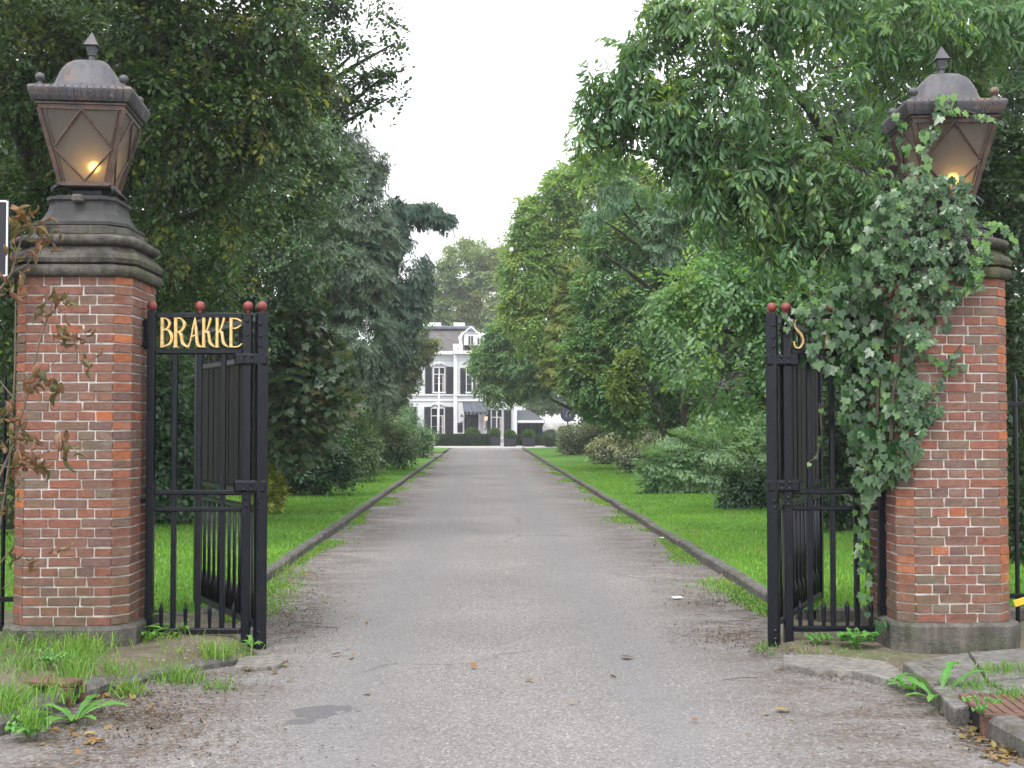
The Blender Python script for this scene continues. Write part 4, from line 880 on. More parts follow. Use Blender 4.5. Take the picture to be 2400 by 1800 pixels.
for x0, x1, Yp, dy in ((-125, 524, YL, 0), (524, 838, YC, 2), (836, 1130, YR, 22)):
    hbox('string_course', M['whitewood'], x0, 930 + dy, x1, 944 + dy, Yp, .4, proud=.18)
    hbox('string_course', M['whitewood'], x0, 984 + dy, x1, 996 + dy, Yp, .3, proud=.1)
for x0, x1, Yp, dy in ((-130, 520, YL, 0), (518, 842, YC, -4), (838, 1135, YR, 18)):
    hbox('cornice', M['whitewood'], x0, 512 + dy, x1, 545 + dy, Yp, .8, proud=.45)
    hbox('frieze', M['whitewood'], x0 + 4, 592 + dy, x1 - 4, 600 + dy, Yp, .2, proud=.05)
hbox('parapet', M['whitewood'], 505, 440, 600, 512, YC, .3, proud=.1)
hbox('parapet', M['whitewood'], 750, 445, 850, 512, YC, .3, proud=.1)
def mansard(x0, x1, yb, yt, Y, inset):
    a = hz(x0, yb, Y); b = hz(x1, yb, Y); t = hz(x0, yt, Y).z
    vs = [(a.x, Y, a.z), (b.x, Y, a.z), (b.x, Y + 9, a.z), (a.x, Y + 9, a.z), (a.x + inset, Y + inset, t), (b.x - inset, Y + inset, t), (b.x - inset, Y + 9 - inset, t), (a.x + inset, Y + 9 - inset, t)]
    r = MB().add(vs, [(3, 2, 1, 0), (4, 5, 6, 7), (0, 1, 5, 4), (1, 2, 6, 5), (2, 3, 7, 6), (3, 0, 4, 7)]).build('roof', M['roof'], house)
    MB().bbox(((a.x + b.x) / 2, Y + 4.5, t + .12), (b.x - a.x - inset * 2 + .5, 9 - inset * 2 + .5, .26), .05).build('roof_edge', M['zinc'], r)
    return r
mansard(-120, 850, 508, 285, HY + .7, 1.3); mansard(800, 1125, 528, 330, YR + .2, 1.3)
for x in (330, 565): hbox('chimney_cap', M['whitewood'], x - 55, 232, x + 55, 285, HY + 4, 1.2)
# dormer
dm = hbox('dormer', M['whitewood'], 612, 330, 742, 450, YC, 2.2, proud=-.1)
hbox('dormer_window', M['pane'], 655, 362, 700, 448, YC, .1, dm, -.06); hbox('glazing_bar', M['whitewood'], 675, 362, 680, 448, YC, .1, dm, -.02, .005)
a, b, t = hz(600, 330, YC), hz(756, 330, YC), hz(680, 262, YC)
MB().add([(a.x, YC, a.z), (b.x, YC, a.z), (t.x, YC, t.z), (a.x, YC + 2.4, a.z), (b.x, YC + 2.4, a.z), (t.x, YC + 2.4, t.z)], [(0, 1, 2), (5, 4, 3), (0, 3, 4, 1), (1, 4, 5, 2), (2, 5, 3, 0)]).build('pediment', M['whitewood'], dm)
a, b, t = hz(630, 322, YC - .03), hz(727, 322, YC - .03), hz(680, 282, YC - .03)
MB().add([(a.x, YC - .03, a.z), (b.x, YC - .03, a.z), (t.x, YC - .03, t.z)], [(0, 1, 2)]).build('tympanum', M['zinc'], dm)
for s_, x in ((-1, 612), (1, 742)):
    a = hz(x, 400, YC); MB().tube([a + Vector((s_ * .05, .05, .6)), a + Vector((s_ * .3, .05, .2)), a + Vector((s_ * .25, .05, -.3)), a + Vector((s_ * .5, .05, -.75))], [.08, .16, .12, .2], 8).build('scroll', M['whitewood'], dm, True)
def window(x0, y0, x1, y1, Y, sh, hood=True, transom=None):
    fr = hbox('window', M['whitewood'], x0 - 10, y0 - 8, x1 + 10, y1 + 6, Y, .12, proud=.09)
    ym = y0 + (y1 - y0) * .27 if transom is None else transom
    xm = (x0 + x1) / 2
    for u0, u1 in ((x0, xm - 6), (xm + 6, x1)):
        for v0, v1 in ((y0, ym - 4), (ym + 4, y0 + (y1 - y0) * .66), (y0 + (y1 - y0) * .66 + 3, y1)): hbox('pane', M['pane'], u0, v0, u1, v1, Y, .03, fr, .105, .004)
    hbox('curtain', M['curtain'], x1 - 20, ym + 6, x1 - 2, y1 - 2, Y, .02, fr, .115, .003)
    hbox('sill', M['whitewood'], x0 - 16, y1 + 6, x1 + 16, y1 + 16, Y, .25, fr, .22)
    if hood:
        a = hz(x0 - 14, y0 - 16, Y); b = hz(x1 + 14, y0 - 16, Y); h = .22
        MB().tube([(a.x, Y - .1, a.z), (a.x + .25, Y - .1, a.z + h), ((a.x + b.x) / 2, Y - .1, a.z + h + .03), (b.x - .25, Y - .1, a.z + h), (b.x, Y - .1, a.z)], .09, 6).ball(((a.x + b.x) / 2, Y - .15, a.z + h), .17).build('hood_mould', M['whitewood'], fr, True)
    for a0, a1, v0, v1 in sh:
        s = hbox('shutter', M['shutter'], a0, v0, a1, v1, Y, .06, house, .16)
        A, Bz = hz(a0 + 8, v0 + 8, Y - .16), hz(a1 - 8, v1 - 8, Y - .16); n = 16
        mb = MB()
        for k in range(n): mb.box(((A.x + Bz.x) / 2, Y - .165, A.z + (Bz.z - A.z) * (k + .5) / n), (Bz.x - A.x, .03, .05), Matrix.Rotation(.5, 3, 'X'))
        l = mb.build('louvres', M['shutter'], s); l['kind'] = 'stuff'
window(322, 672, 430 - 10, 905, YL, [(235, 300, 662, 925), (437, 508, 662, 925)])
window(640, 680, 745, 905, YC, [(575, 628, 674, 932), (765, 822, 674, 932)])
window(888, 700, 985, 925, YR, [(832, 876, 690, 945), (1000, 1068, 690, 945)])
window(298, 1068, 415, 1330, YL, [(226, 288, 1052, 1350), (430, 508, 1052, 1350)])
window(882, 1080, 978, 1350, YR, [(836, 868, 1078, 1370), (1000, 1070, 1078, 1370)])
for x in (-40,):
    window(x, 672, x + 100, 905, YL, [(x - 80, x - 18, 662, 925), (x + 118, x + 180, 662, 925)]); window(x, 1068, x + 110, 1330, YL, [(x - 80, x - 18, 1052, 1350), (x + 125, x + 190, 1052, 1350)])
dr = hbox('door', M['dark'], 616, 1112, 750, G0, YC, .2, proud=.05)  # near-black backing, painted shade of the unlit doorway behind the leaves
hbox('door_leaf', M['shutter'], 625, 1150, 680, G0 - 2, YC, .08, dr, .1); hbox('door_leaf', M['shutter'], 686, 1150, 742, G0 - 2, YC, .08, dr, .1)
hbox('door_frame', M['whitewood'], 600, 1100, 615, G0, YC, .3, proud=.14); hbox('door_frame', M['whitewood'], 752, 1100, 768, G0, YC, .3, proud=.14)
# glass canopy over the door
a = hz(600, 1008, YC); b = hz(790, 1008, YC); c = hz(612, 1110, YC - 1.6); d = hz(885, 1105, YC - 1.6)
cn = MB().add([(a.x, YC - .02, a.z), (b.x, YC - .02, a.z), (d.x - .35, YC - 1.6, c.z + .1), (c.x, YC - 1.6, c.z + .1), (a.x, YC - .02, a.z - .05), (b.x, YC - .02, a.z - .05), (d.x - .35, YC - 1.6, c.z + .05), (c.x, YC - 1.6, c.z + .05)], [(0, 3, 2, 1), (4, 5, 6, 7), (3, 7, 6, 2), (0, 4, 7, 3), (1, 2, 6, 5)]).build('canopy', M['canopyglass'], house)
for k in range(6):
    u = k / 5; MB().tube([Vector((a.x + (b.x - a.x) * u, YC - .02, a.z + .03)), Vector((c.x + (d.x - .35 - c.x) * u, YC - 1.6, c.z + .13))], .03, 5).build('canopy_bar', M['zinc'], cn)
for k in range(12):
    x = c.x + (d.x - .35 - c.x) * (k + .5) / 12; MB().box((x, YC - 1.61, c.z - .02), (.16, .02, .14)).box((x, YC - 1.61, c.z - .12), (.08, .02, .08)).build('scallop', M['zinc'] if k % 2 else M['shutter'], cn)
for s_, (x, y, lit) in enumerate(((592, 1165, 0), (828, 1165, 1))):
    p = hz(x, y, YC - .5)
    wl = empty('wall_lantern', p, ('small unlit wall lantern beside the house door, nearer the flagpole', 'small lit wall lantern between the house door and the window')[s_], 'wall lantern', 'wall lanterns beside the house door')
    MB().sq(p, [(.08, -.15), (.12, .15)]).build('lamp_body', M['faintbulb'] if lit else M['canvas'], wl); MB().sq(p, [(.15, .15), (.05, .28), (.02, .36)]).build('lamp_top', M['iron'], wl)
    MB().tube([p + Vector((0, 0, -.2)), p + Vector((0, 0, -.7)), p + Vector((-.1, .3, -.9)), p + Vector((-.1, .5, -.9))], .04, 6).build('bracket', M['iron'], wl)
    MB().box(p + Vector((-.1, .47, -.9)), (.12, .04, .4)).build('wall_plate', M['iron'], wl)
p = hz(570, 1252, YC - .05); tag(B('wall_plaque', M['shutter'], None, p, (.55, .06, .75)), 'dark square plaque on the white wall beside the house door', 'plaque')
# pole, hedges, tubs
fpole = hz(367, 1330, HY - 3); ft = hz(367, 782, HY - 3)
fp = empty('flagpole', (fpole.x, HY - 3, 0), 'slim white flagpole in front of the white house', 'flagpole')
MB().tube([(fpole.x, HY - 3, 0), (fpole.x, HY - 3, ft.z)], [.075, .045], 10).build('pole', M['whitepaint'], fp, True); MB().ball((fpole.x, HY - 3, ft.z + .06), .09).build('ball_cap', M['whitepaint'], fp, True)
def leafy_box(name, c, size, mat, parent, seed, n=6000, leaf=.07):
    r = np.random.RandomState(seed); c = np.array(c); h = np.array(size) / 2
    P = r.uniform(-1, 1, (n, 3)); ax = r.randint(0, 3, n); P[np.arange(n), ax] = np.sign(P[np.arange(n), ax]) * r.uniform(.93, 1.02, n)
    D = np.zeros((n, 3)); D[np.arange(n), ax] = np.sign(P[np.arange(n), ax]); D += r.normal(size=(n, 3)) * .6; U = r.normal(size=(n, 3)) + np.array([0, 0, .8])
    return link(name, leaf_mesh(name, mat, P * h + c, D, U, leaf * r.uniform(.7, 1.3, n), 'diamond'), parent)
def hedge(x0, x1, y0, y1, Y, label, seed):
    a = hz(x0, y0, Y); b = hz(x1, y1, Y); c = ((a.x + b.x) / 2, Y + .5, a.z / 2); sz = (b.x - a.x, 1.0, a.z)
    root = empty('box_hedge', (c[0], c[1], 0), label, 'hedge', 'clipped box hedges before the house')
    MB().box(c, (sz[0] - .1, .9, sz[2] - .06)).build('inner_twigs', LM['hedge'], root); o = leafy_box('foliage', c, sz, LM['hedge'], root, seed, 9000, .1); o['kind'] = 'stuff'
hedge(338, 840, 1325, 1425, 92, 'long clipped dark hedge in front of the house door', 1)
hedge(1122, 1560, 1330, 1425, 93, 'clipped dark hedge in front of the glass annexe', 2)
def leafy_ball(root, c, r_, seed, mat=None, sq=.8, n=2600):
    r = np.random.RandomState(seed); u = nrm(r.normal(size=(n, 3))); P = np.array(c) + u * r_ * np.array([1, 1, sq]) * r.uniform(.9, 1.04, (n, 1))
    o = link('foliage', leaf_mesh('foliage', mat or LM['box'], P, u + r.normal(size=u.shape) * .5, r.normal(size=u.shape) + np.array([0, 0, .6]), .075 * r.uniform(.7, 1.3, n), 'diamond'), root); o['kind'] = 'stuff'
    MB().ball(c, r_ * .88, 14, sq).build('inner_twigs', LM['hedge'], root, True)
def tub(x0, x1, yt, yb, ybush, Y, label, seed):
    a = hz(x0, yt, Y); b = hz(x1, yb, Y); wd = b.x - a.x; cx = (a.x + b.x) / 2
    root = empty('planter', (cx, Y, 0), label, 'planter', 'black tubs with clipped box balls')
    MB().bbox((cx, Y, a.z / 2), (wd, wd, a.z), .02).build('tub', M['shutter'], root)
    for s_ in (-1, 1): MB().box((cx, Y + s_ * 0 - wd / 2 - .012, a.z * (.5 + s_ * .46)), (wd * .98, .02, .05)).build('band', M['iron'], root)
    leafy_ball(root, (cx, Y, a.z + .18), wd * .48, seed, None, .85)
tub(850, 965, 1330, 1412, 1280, 93, 'black tub with a clipped box ball beside the end of the long hedge', 3)
tub(1000, 1115, 1350, 1436, 1302, 90, 'black tub with a clipped box ball standing alone at the drive end', 4)
tub(1180, 1300, 1345, 1436, 1308, 90, 'black tub with a low box mound in front of the glass annexe', 5)
for x, y, rr, lb, sd_ in ((680, 1300, .42, 'clipped box ball showing over the long hedge, the bigger of its pair', 6), (728, 1308, .3, 'clipped box ball showing over the long hedge, the smaller of its pair', 7)):
    p = hz(x, y, 93.8); root = empty('box_ball', (p.x, 93.8, 0), lb, 'topiary', 'box balls behind the long hedge'); MB().tube([(p.x, 93.8, 0), (p.x, 93.8, p.z)], .04, 6).build('stem', M['bark'], root); leafy_ball(root, p, rr, sd_)
p = hz(1455, 1360, 88); root = empty('topiary_tree', (p.x, 88, 0), 'round-headed topiary tree on a short trunk at the lawn end', 'topiary')
MB().tube([(p.x, 88, 0), (p.x, 88, p.z)], .07, 8).build('trunk', M['bark'], root); leafy_ball(root, p, .75, 8, LM['hedge'], .8); 
p = hz(1450, 1268, 95); root = empty('stone_sphere', (p.x, 95, 0), 'pale grey stone sphere on a plinth behind the topiary tree', 'ornament')
MB().ball(p, .62, 20).build('sphere', simple('pale_stone', (.42, .41, .40), .7, .3, 2), root, True); MB().plan((p.x, 95, 0), [(.3, .02, 0), (.3, .02, p.z - .55)]).build('plinth', M['plinth'], root)
# glass annexe
AY = 97.5
an = empty('glass_annexe', (hz(1260, 1330, AY).x, AY, 0), 'dark framed glass annexe with a grey sloping roof beside the house', 'annexe')
a, b = hz(1132, 1180, AY), hz(1392, 1180, AY); t = hz(1250, 1082, AY)
MB().add([(a.x, AY - .3, a.z), (b.x, AY - .3, a.z), (b.x, AY + 4, a.z), (a.x, AY + 4, a.z), (a.x, AY + 1.5, t.z), (t.x, AY + 1.5, t.z)], [(3, 2, 1, 0), (0, 1, 5, 4), (1, 2, 5), (2, 3, 4, 5), (3, 0, 4)]).build('roof', M['annexroof'], an)
MB().box(((a.x + b.x) / 2, AY - .3, a.z - .12), (b.x - a.x, .08, .2)).build('valance', M['whitewood'], an)
for k in range(7):
    x = a.x + (b.x - a.x) * k / 6; MB().bbox((x, AY, a.z / 2), (.1, .1, a.z)).build('post', M['iron'], an)
for z in (.9, a.z * .55, a.z * .8): MB().box(((a.x + b.x) / 2, AY, z), (b.x - a.x, .06, .06)).build('rail', M['iron'], an)
for k in range(6):
    x = a.x + (b.x - a.x) * (k + .5) / 6; MB().box((x, AY + .03, a.z / 2), ((b.x - a.x) / 6 - .11, .02, a.z - .1)).build('glass_pane', M['pane'], an)
# marquee
MY = 100
mq = empty('marquee', (hz(1600, 1330, MY).x, MY + 4, 0), 'white peaked marquee with a dark round sign, half hidden by the shrubs', 'marquee')
a, b, t = hz(1385, 1205, MY), hz(2000, 1205, MY), hz(1640, 1062, MY); h = t.z - a.z; cx = (a.x + b.x) / 2
vs = []; fs = []; n = 12
for i in range(9):
    u = i / 8; hw = (b.x - a.x) / 2 * (1 - u); z = a.z + h * (u ** 1.7)
    for x, y in ((-1, -1), (1, -1), (1, 1), (-1, 1)): vs.append((t.x + (cx - t.x) * (1 - u) + x * max(hw, .1), MY + 4 + y * max(4 * (1 - u), .1), z))
for i in range(8):
    for k in range(4): fs.append((i * 4 + k, i * 4 + (k + 1) % 4, i * 4 + 4 + (k + 1) % 4, i * 4 + 4 + k))
fs.append((32, 33, 34, 35)); MB().add(vs, fs).build('tent_roof', M['canvas'], mq)
MB().box((cx, MY, a.z - .15), (b.x - a.x, .03, .3)).build('valance', M['canvas'], mq)
for x in (a.x + .1, cx, b.x - .1):
    MB().tube([(x, MY + .05, 0), (x, MY + .05, a.z)], .05, 8).build('pole', M['whitepaint'], mq)
MB().box((cx + .5, MY + 3, a.z / 2 - .2), (b.x - a.x - 1.5, .05, a.z - .4)).build('tent_shade', M['shutter'], mq)  # dark sheet standing in for the shade under the tent
p = hz(1622, 1125, MY - 1.2)
rsn = empty('round_sign', (p.x, MY - 1.2, 0), 'dark blue round sign with a white figure in front of the marquee', 'sign')
mb = MB(); mb.tube([(p.x, MY - 1.25, p.z), (p.x, MY - 1.19, p.z)], .62, 28); mb.build('disc', M['navy'], rsn)
MB().box((p.x - .1, MY - 1.262, p.z), (.09, .02, .6), Matrix.Rotation(.2, 3, 'Y')).box((p.x + .12, MY - 1.262, p.z + .05), (.09, .024, .5), Matrix.Rotation(-.25, 3, 'Y')).box((p.x, MY - 1.262, p.z + .05), (.35, .028, .08)).build('emblem', M['zinc'], rsn)
MB().tube([(p.x, MY - 1.15, 0), (p.x, MY - 1.15, p.z)], .05, 8).build('post', M['iron'], rsn); MB().box((p.x, MY - 1.21, p.z - 1.2), (1.1, .05, .45)).build('sign_plate', M['shutter'], rsn)

# ------------------------------------------------------------------ ivy
def inpoly(x, y, poly):
    c = False; j = len(poly) - 1
    for i in range(len(poly)):
        xi, yi = poly[i]; xj, yj = poly[j]
        if (yi > y) != (yj > y) and x < (xj - xi) * (y - yi) / (yj - yi) + xi: c = not c
        j = i
    return c
ivy = empty('ivy', (RX - .5, GY + .1, 0), 'dense dark ivy climbing the brick pier and hanging over the iron panel', 'ivy')
IP = [(1945, 395), (1990, 372), (2085, 380), (2108, 430), (2080, 500), (2090, 560), (2100, 625), (2060, 655), (2045, 715), (1995, 755), (1972, 800), (2030, 850), (2030, 890), (1990, 930), (1975, 1010), (1940, 1030), (1895, 1055), (1868, 1100), (1850, 1085), (1845, 1000), (1818, 900), (1800, 800), (1745, 785), (1722, 755), (1742, 705), (1705, 690), (1725, 660), (1795, 640), (1830, 580), (1858, 500), (1890, 430)]
def ivy_surface(x, y, q):
    """how far out the ivy lies there: pier cap, pier face or gate panel"""
    X = at(x, y, GY).x
    e = RX - PH
    if y < 625: d = GY - .06 if X > e else GY - .06 + min(.5, (e - X) * .5)
    elif X > e + .08: d = GY - .01
    else: d = GY + .0 + min(.30, (e + .08 - X) * .75)
    return d
q = random.Random(5); LP = []
def ivleaf(p, d, n, s, young=False): LP.append((p, d, n, s, young))
cnt = 0
while cnt < 2000:
    x, y = q.uniform(1700, 2115), q.uniform(370, 1105)
    if not inpoly(x, y, IP) or (1706 < x < 1745 and 690 < y < 768) or (1784 < x < 1808 and 654 < y < 682) or (1685 < x < 1702): continue
    cnt += 1; Ys = ivy_surface(x, y, q); dep = q.random() ** 1.2 * .26 + .05 * math.sin(x * .05 + 2 * math.sin(y * .03))
    p = at(x, y, Ys - .02 - .10 + dep)
    side = (x - 1930) / 300
    ivleaf(p, Vector((q.gauss(0, .45), -.25, -1)), Vector((q.gauss(side * .3, .5), -1, q.gauss(.65, .55))), q.choice((q.uniform(.03, .06), q.uniform(.045, .085), q.uniform(.06, .105))) * (1.0 if dep < .12 else .9), q.random() < .012)
stemmb = MB()
def streamer(pts, Y, n, s0, s1, young, spread=7):
    P = [at(x, y, Y) for x, y in pts]; stemmb.tube(P, .006, 5)
    seg = len(pts) - 1
    for k in range(n):
        u = (k + q.random()) / n * seg; i = min(int(u), seg - 1); f = u - i
        x = pts[i][0] * (1 - f) + pts[i + 1][0] * f + q.uniform(-spread, spread); y = pts[i][1] * (1 - f) + pts[i + 1][1] * f + q.uniform(-spread, spread)
        ivleaf(at(x, y, Y - q.uniform(.0, .05)), Vector((q.gauss(0, .5), -.2, -1)), Vector((q.gauss(0, .4), -1, q.gauss(.6, .3))), q.uniform(s0, s1), q.random() < young)
LZ = GY + PH
streamer([(1990, 400), (1985, 350), (1998, 300), (2020, 270), (2035, 235), (2045, 205)], LZ - .33, 30, .06, .10, .55, 16)
streamer([(1970, 400), (1955, 330), (1945, 270), (1940, 240)], LZ - .22, 14, .05, .08, .2, 9)
streamer([(2040, 235), (2090, 240), (2130, 255), (2170, 265)], LZ - .38, 12, .04, .07, .7, 5)
streamer([(2080, 470), (2110, 500), (2130, 530), (2115, 570)], GY - .1, 22, .05, .085, .8, 16)
streamer([(2090, 480), (2140, 480), (2180, 500), (2190, 545)], GY - .1, 14, .04, .07, .8, 8)
streamer([(2090, 560), (2110, 580), (2110, 620)], GY - .1, 14, .05, .08, .7, 12)
streamer([(1860, 1080), (1862, 1150), (1872, 1220), (1868, 1330)], PY - .08, 26, .045, .08, .05, 14)
streamer([(1880, 1180), (1890, 1260), (1885, 1340)], PY + .3, 20, .05, .08, 0, 16)
streamer([(1985, 760), (2015, 775), (2050, 790), (2075, 745)], GY - .02, 16, .035, .06, .4, 8)
streamer([(2020, 840), (2050, 800), (2080, 790)], GY - .02, 10, .035, .06, .4, 6)
streamer([(1745, 1000), (1765, 985), (1775, 940), (1770, 870)], PY - .03, 5, .035, .05, .9, 4)
streamer([(1890, 1350), (1920, 1340)], GY + .1, 4, .06, .08, .1, 8)
streamer([(1760, 640), (1740, 600), (1800, 520), (1780, 500)], PY - .1, 9, .04, .06, .8, 10)
streamer([(1690, 670), (1705, 690), (1695, 700)], PY - .06, 5, .04, .06, .2, 8)
for pts, Y in (([(1925, 950), (1930, 850), (1960, 650), (2000, 430)], GY + .0), ([(1895, 900), (1900, 800), (1910, 700), (1950, 560)], GY + .1), ([(1990, 700), (1880, 690), (1800, 670)], PY - .05), ([(2040, 560), (1985, 470), (1990, 400)], GY - .08)): stemmb.tube([at(x, y, Y) for x, y in pts], [.014, .012, .010, .007][:len(pts)], 6)
stemmb.build('stems', M['bark'], ivy)
LP.sort(key=lambda l: l[0].y - l[3] * 1.5)
T, fs = leaf_shape('ivy'); shp = {}
for yg in (0, 1):
    for v in range(3):
        TT = T.copy(); TT[:, 2] *= 1 + v * .5; TT[:, 0] *= .9 + .12 * v; me = bpy.data.meshes.new('leaf'); me.from_pydata([tuple(t) for t in TT], [], fs); me.materials.append(LM['ivyyoung'] if yg else LM['ivy']); shp[(yg, v)] = me
Wi = wmat(ivy).inverted()
def oriented(p, d, n, s):
    d = d.normalized(); n = (n - d * n.dot(d)).normalized(); m = Matrix((d.cross(n), d, n)).transposed().to_4x4() @ Matrix.Scale(s, 4); m.translation = p; return m
for i, (p, d, n, s, yg) in enumerate(LP[:296]):
    ob = bpy.data.objects.new('leaf', shp[(int(yg), i % 3)]); COL.objects.link(ob); ob.parent = ivy; ob.matrix_local = Wi @ oriented(p, d, n, s)
for yg in (False, True):
    L = [l for l in LP[296:] if l[4] == yg]
    o = link('foliage', leaf_mesh('foliage', LM['ivyyoung' if yg else 'ivy'], *[np.array([tuple(l[k]) for l in L]) for k in range(3)], np.array([l[3] for l in L]), 'ivy'), ivy); o['kind'] = 'stuff'

# ------------------------------------------------------------------ browned sapling on the far left
LM['brown'] = leafmat('withered_leaves', [(.20, .085, .04), (.28, .13, .07), (.20, .15, .07), (.11, .115, .045), (.30, .16, .09), (.24, .10, .055)], None, rough=.6, transl=.2, k=1)
sap = empty('chestnut_sapling', (-3.0, 7.2, 0), 'thin chestnut sapling with curled brown leaves in front of the bare pier', 'sapling')
SY = 7.5
mb = MB()
for pts, r in (([(-60, 1180), (-10, 1050), (30, 960), (60, 850), (85, 740), (105, 680), (118, 640)], .010), ([(-40, 1300), (0, 1130), (20, 1000), (32, 800), (34, 640)], .009), ([(-60, 760), (-10, 640), (25, 590), (42, 530), (55, 480)], .010),
               ([(-30, 1260), (20, 1190), (60, 1215)], .006), ([(-20, 1000), (20, 1010), (90, 1000)], .006), ([(60, 850), (110, 790), (150, 740)], .004), ([(85, 740), (75, 720), (70, 690)], .004), ([(42, 560), (80, 535), (110, 520)], .004), ([(25, 590), (60, 570), (75, 545)], .004), ([(42, 560), (30, 540), (20, 520)], .004), ([(15, 600), (25, 620), (22, 640)], .004), ([(30, 860), (-20, 800), (-40, 700)], .005)): mb.tube([at(x, y, SY) for x, y in pts], [r * (1 - .6 * k / (len(pts) - 1)) for k in range(len(pts))], 6)
mb.build('stems', simple('sapling_bark', (.16, .12, .09), .7, .3, 20), sap)
curl = []
for v in range(4):
    qq = random.Random(v); m_ = MB(); n = 7; vs = []; fs = []
    bend = [1.5, 2.4, -1.3, 2.0][v]; roll_ = [1.0, 1.4, 1.2, 1.6][v]
    for i in range(n):
        u = i / (n - 1); a = bend * u; y = math.sin(a) / bend if bend else u; z = (1 - math.cos(a)) / bend
        hw = .145 * math.sin(math.pi * min(u * .95 + .04, 1)) ** .8 * (1 + .15 * qq.uniform(-1, 1))
        for s_ in (-1, -.5, 0, .5, 1): vs.append((hw * math.sin(s_ * roll_ * 1.3), y + .03 * qq.uniform(-1, 1), z + hw * (1 - math.cos(s_ * roll_ * 1.6)) + .02 * qq.uniform(-1, 1)))
    for i in range(n - 1):
        for k in range(4): fs.append((i * 5 + k, i * 5 + k + 1, i * 5 + 6 + k, i * 5 + 5 + k))
    me = bpy.data.meshes.new('leaf'); me.from_pydata(vs, [], fs); me.materials.append(LM['brown']); me.polygons.foreach_set('use_smooth', [True] * len(fs)); curl.append(me)
q = random.Random(9); Ws = wmat(sap).inverted()
for x, y, n, sz in ((60, 470, 4, .12), (100, 510, 4, .12), (170, 720, 3, .13), (100, 835, 3, .15), (60, 1000, 3, .16), (150, 975, 3, .15), (20, 905, 4, .15), (45, 475, 7, .15), (80, 480, 5, .15), (30, 505, 4, .13), (95, 525, 5, .14), (110, 530, 3, .12), (70, 550, 3, .12), (20, 560, 2, .12), (40, 620, 4, .14), (15, 625, 3, .12), (55, 590, 2, .12), (110, 645, 5, .13), (140, 660, 5, .13), (85, 690, 3, .12), (150, 730, 4, .15), (170, 735, 3, .13), (120, 735, 2, .12), (205, 780, 2, .12), (190, 785, 2, .1), (80, 830, 3, .17), (115, 840, 3, .17), (60, 840, 2, .14), (15, 870, 4, .14), (30, 935, 4, .15), (85, 955, 3, .15), (5, 960, 4, .14), (45, 1000, 3, .17), (85, 1005, 3, .18), (130, 985, 3, .17), (25, 1060, 3, .14), (5, 1105, 3, .13), (20, 1200, 3, .14), (70, 1215, 2, .15), (110, 1200, 2, .15), (5, 1245, 2, .12)):
    for k in range(n + 2):
        p = at(x + q.uniform(-18, 18), y + q.uniform(-13, 13), SY - q.uniform(-.04, .08)); d = Vector((q.gauss(.3, .7), q.gauss(-.2, .4), q.gauss(-.25, .5)))
        ob = bpy.data.objects.new('leaf', curl[q.randrange(4)]); COL.objects.link(ob); ob.parent = sap; ob.matrix_local = Ws @ oriented(p, d, Vector((q.gauss(0, .6), q.gauss(-.5, .4), 1)), sz * q.uniform(.45, .9))

# ------------------------------------------------------------------ foreground verge, kerbs, slabs, gully
vp = [(-8, 6.0), (-3.6, 6.15)]
L_EDGE = [gnd(x, y) for x, y in ((-60, 1600), (0, 1585), (80, 1545), (150, 1515), (210, 1492), (300, 1470), (400, 1450), (520, 1432))]
vv = [(p.x, p.y) for p in L_EDGE] + [(-1.55, 8.65), (-2.1, 10.1), (-14, 10.1), (-14, 5.0)]
def verge_z(x, y): return .085 + .05 * max(0, min(1, (-x - 2.2) / 1.5)) + wav(x, y, .02, 3, 4)
def edged(x, y, poly):
    best = 9
    for k in range(len(poly)):
        ax, ay = poly[k]; bx, by = poly[(k + 1) % len(poly)]; dx, dy = bx - ax, by - ay; t = max(0, min(1, ((x - ax) * dx + (y - ay) * dy) / (dx * dx + dy * dy + 1e-9)))
        best = min(best, math.hypot(x - ax - t * dx, y - ay - t * dy))
    return best
def poly_grid(name, poly, step, zf, mat, z_edge=-.03):
    xs = [p[0] for p in poly]; ys = [p[1] for p in poly]; vs = {}; V = []; Fc = []
    def vid(i, j):
        if (i, j) not in vs: x, y = min(xs) + i * step, min(ys) + j * step; vs[(i, j)] = len(V); V.append((x, y, -.02 + min(1, edged(x, y, poly) / .16) * (zf(x, y) + .02) if inpoly(x, y, poly) else z_edge))
        return vs[(i, j)]
    for i in range(int((max(xs) - min(xs)) / step) + 1):
        for j in range(int((max(ys) - min(ys)) / step) + 1):
            if inpoly(min(xs) + (i + .5) * step, min(ys) + (j + .5) * step, poly): Fc.append((vid(i, j), vid(i + 1, j), vid(i + 1, j + 1), vid(i, j + 1)))
    me = bpy.data.meshes.new(name); me.from_pydata(V, [], Fc); me.materials.append(mat); me.polygons.foreach_set('use_smooth', [True] * len(Fc)); o = link(name, me); o['kind'] = 'structure'; return o
poly_grid('verge', vv, .06, verge_z, M['verge'])
R_EDGE = [gnd(x, y) for x, y in ((1700, 1418), (1800, 1438), (1950, 1475), (2010, 1510), (2075, 1555), (2130, 1590), (2212, 1630), (2300, 1680))]
vr = [(2.4, 10.1)] + [(2.0, 8.75)] + [(p.x + .1, p.y + .06) for p in R_EDGE] + [(9, 5.2), (14, 10.1)]
poly_grid('verge', vr, .06, lambda x, y: .03 + wav(x, y, .012, 3, 4), M['verge'])
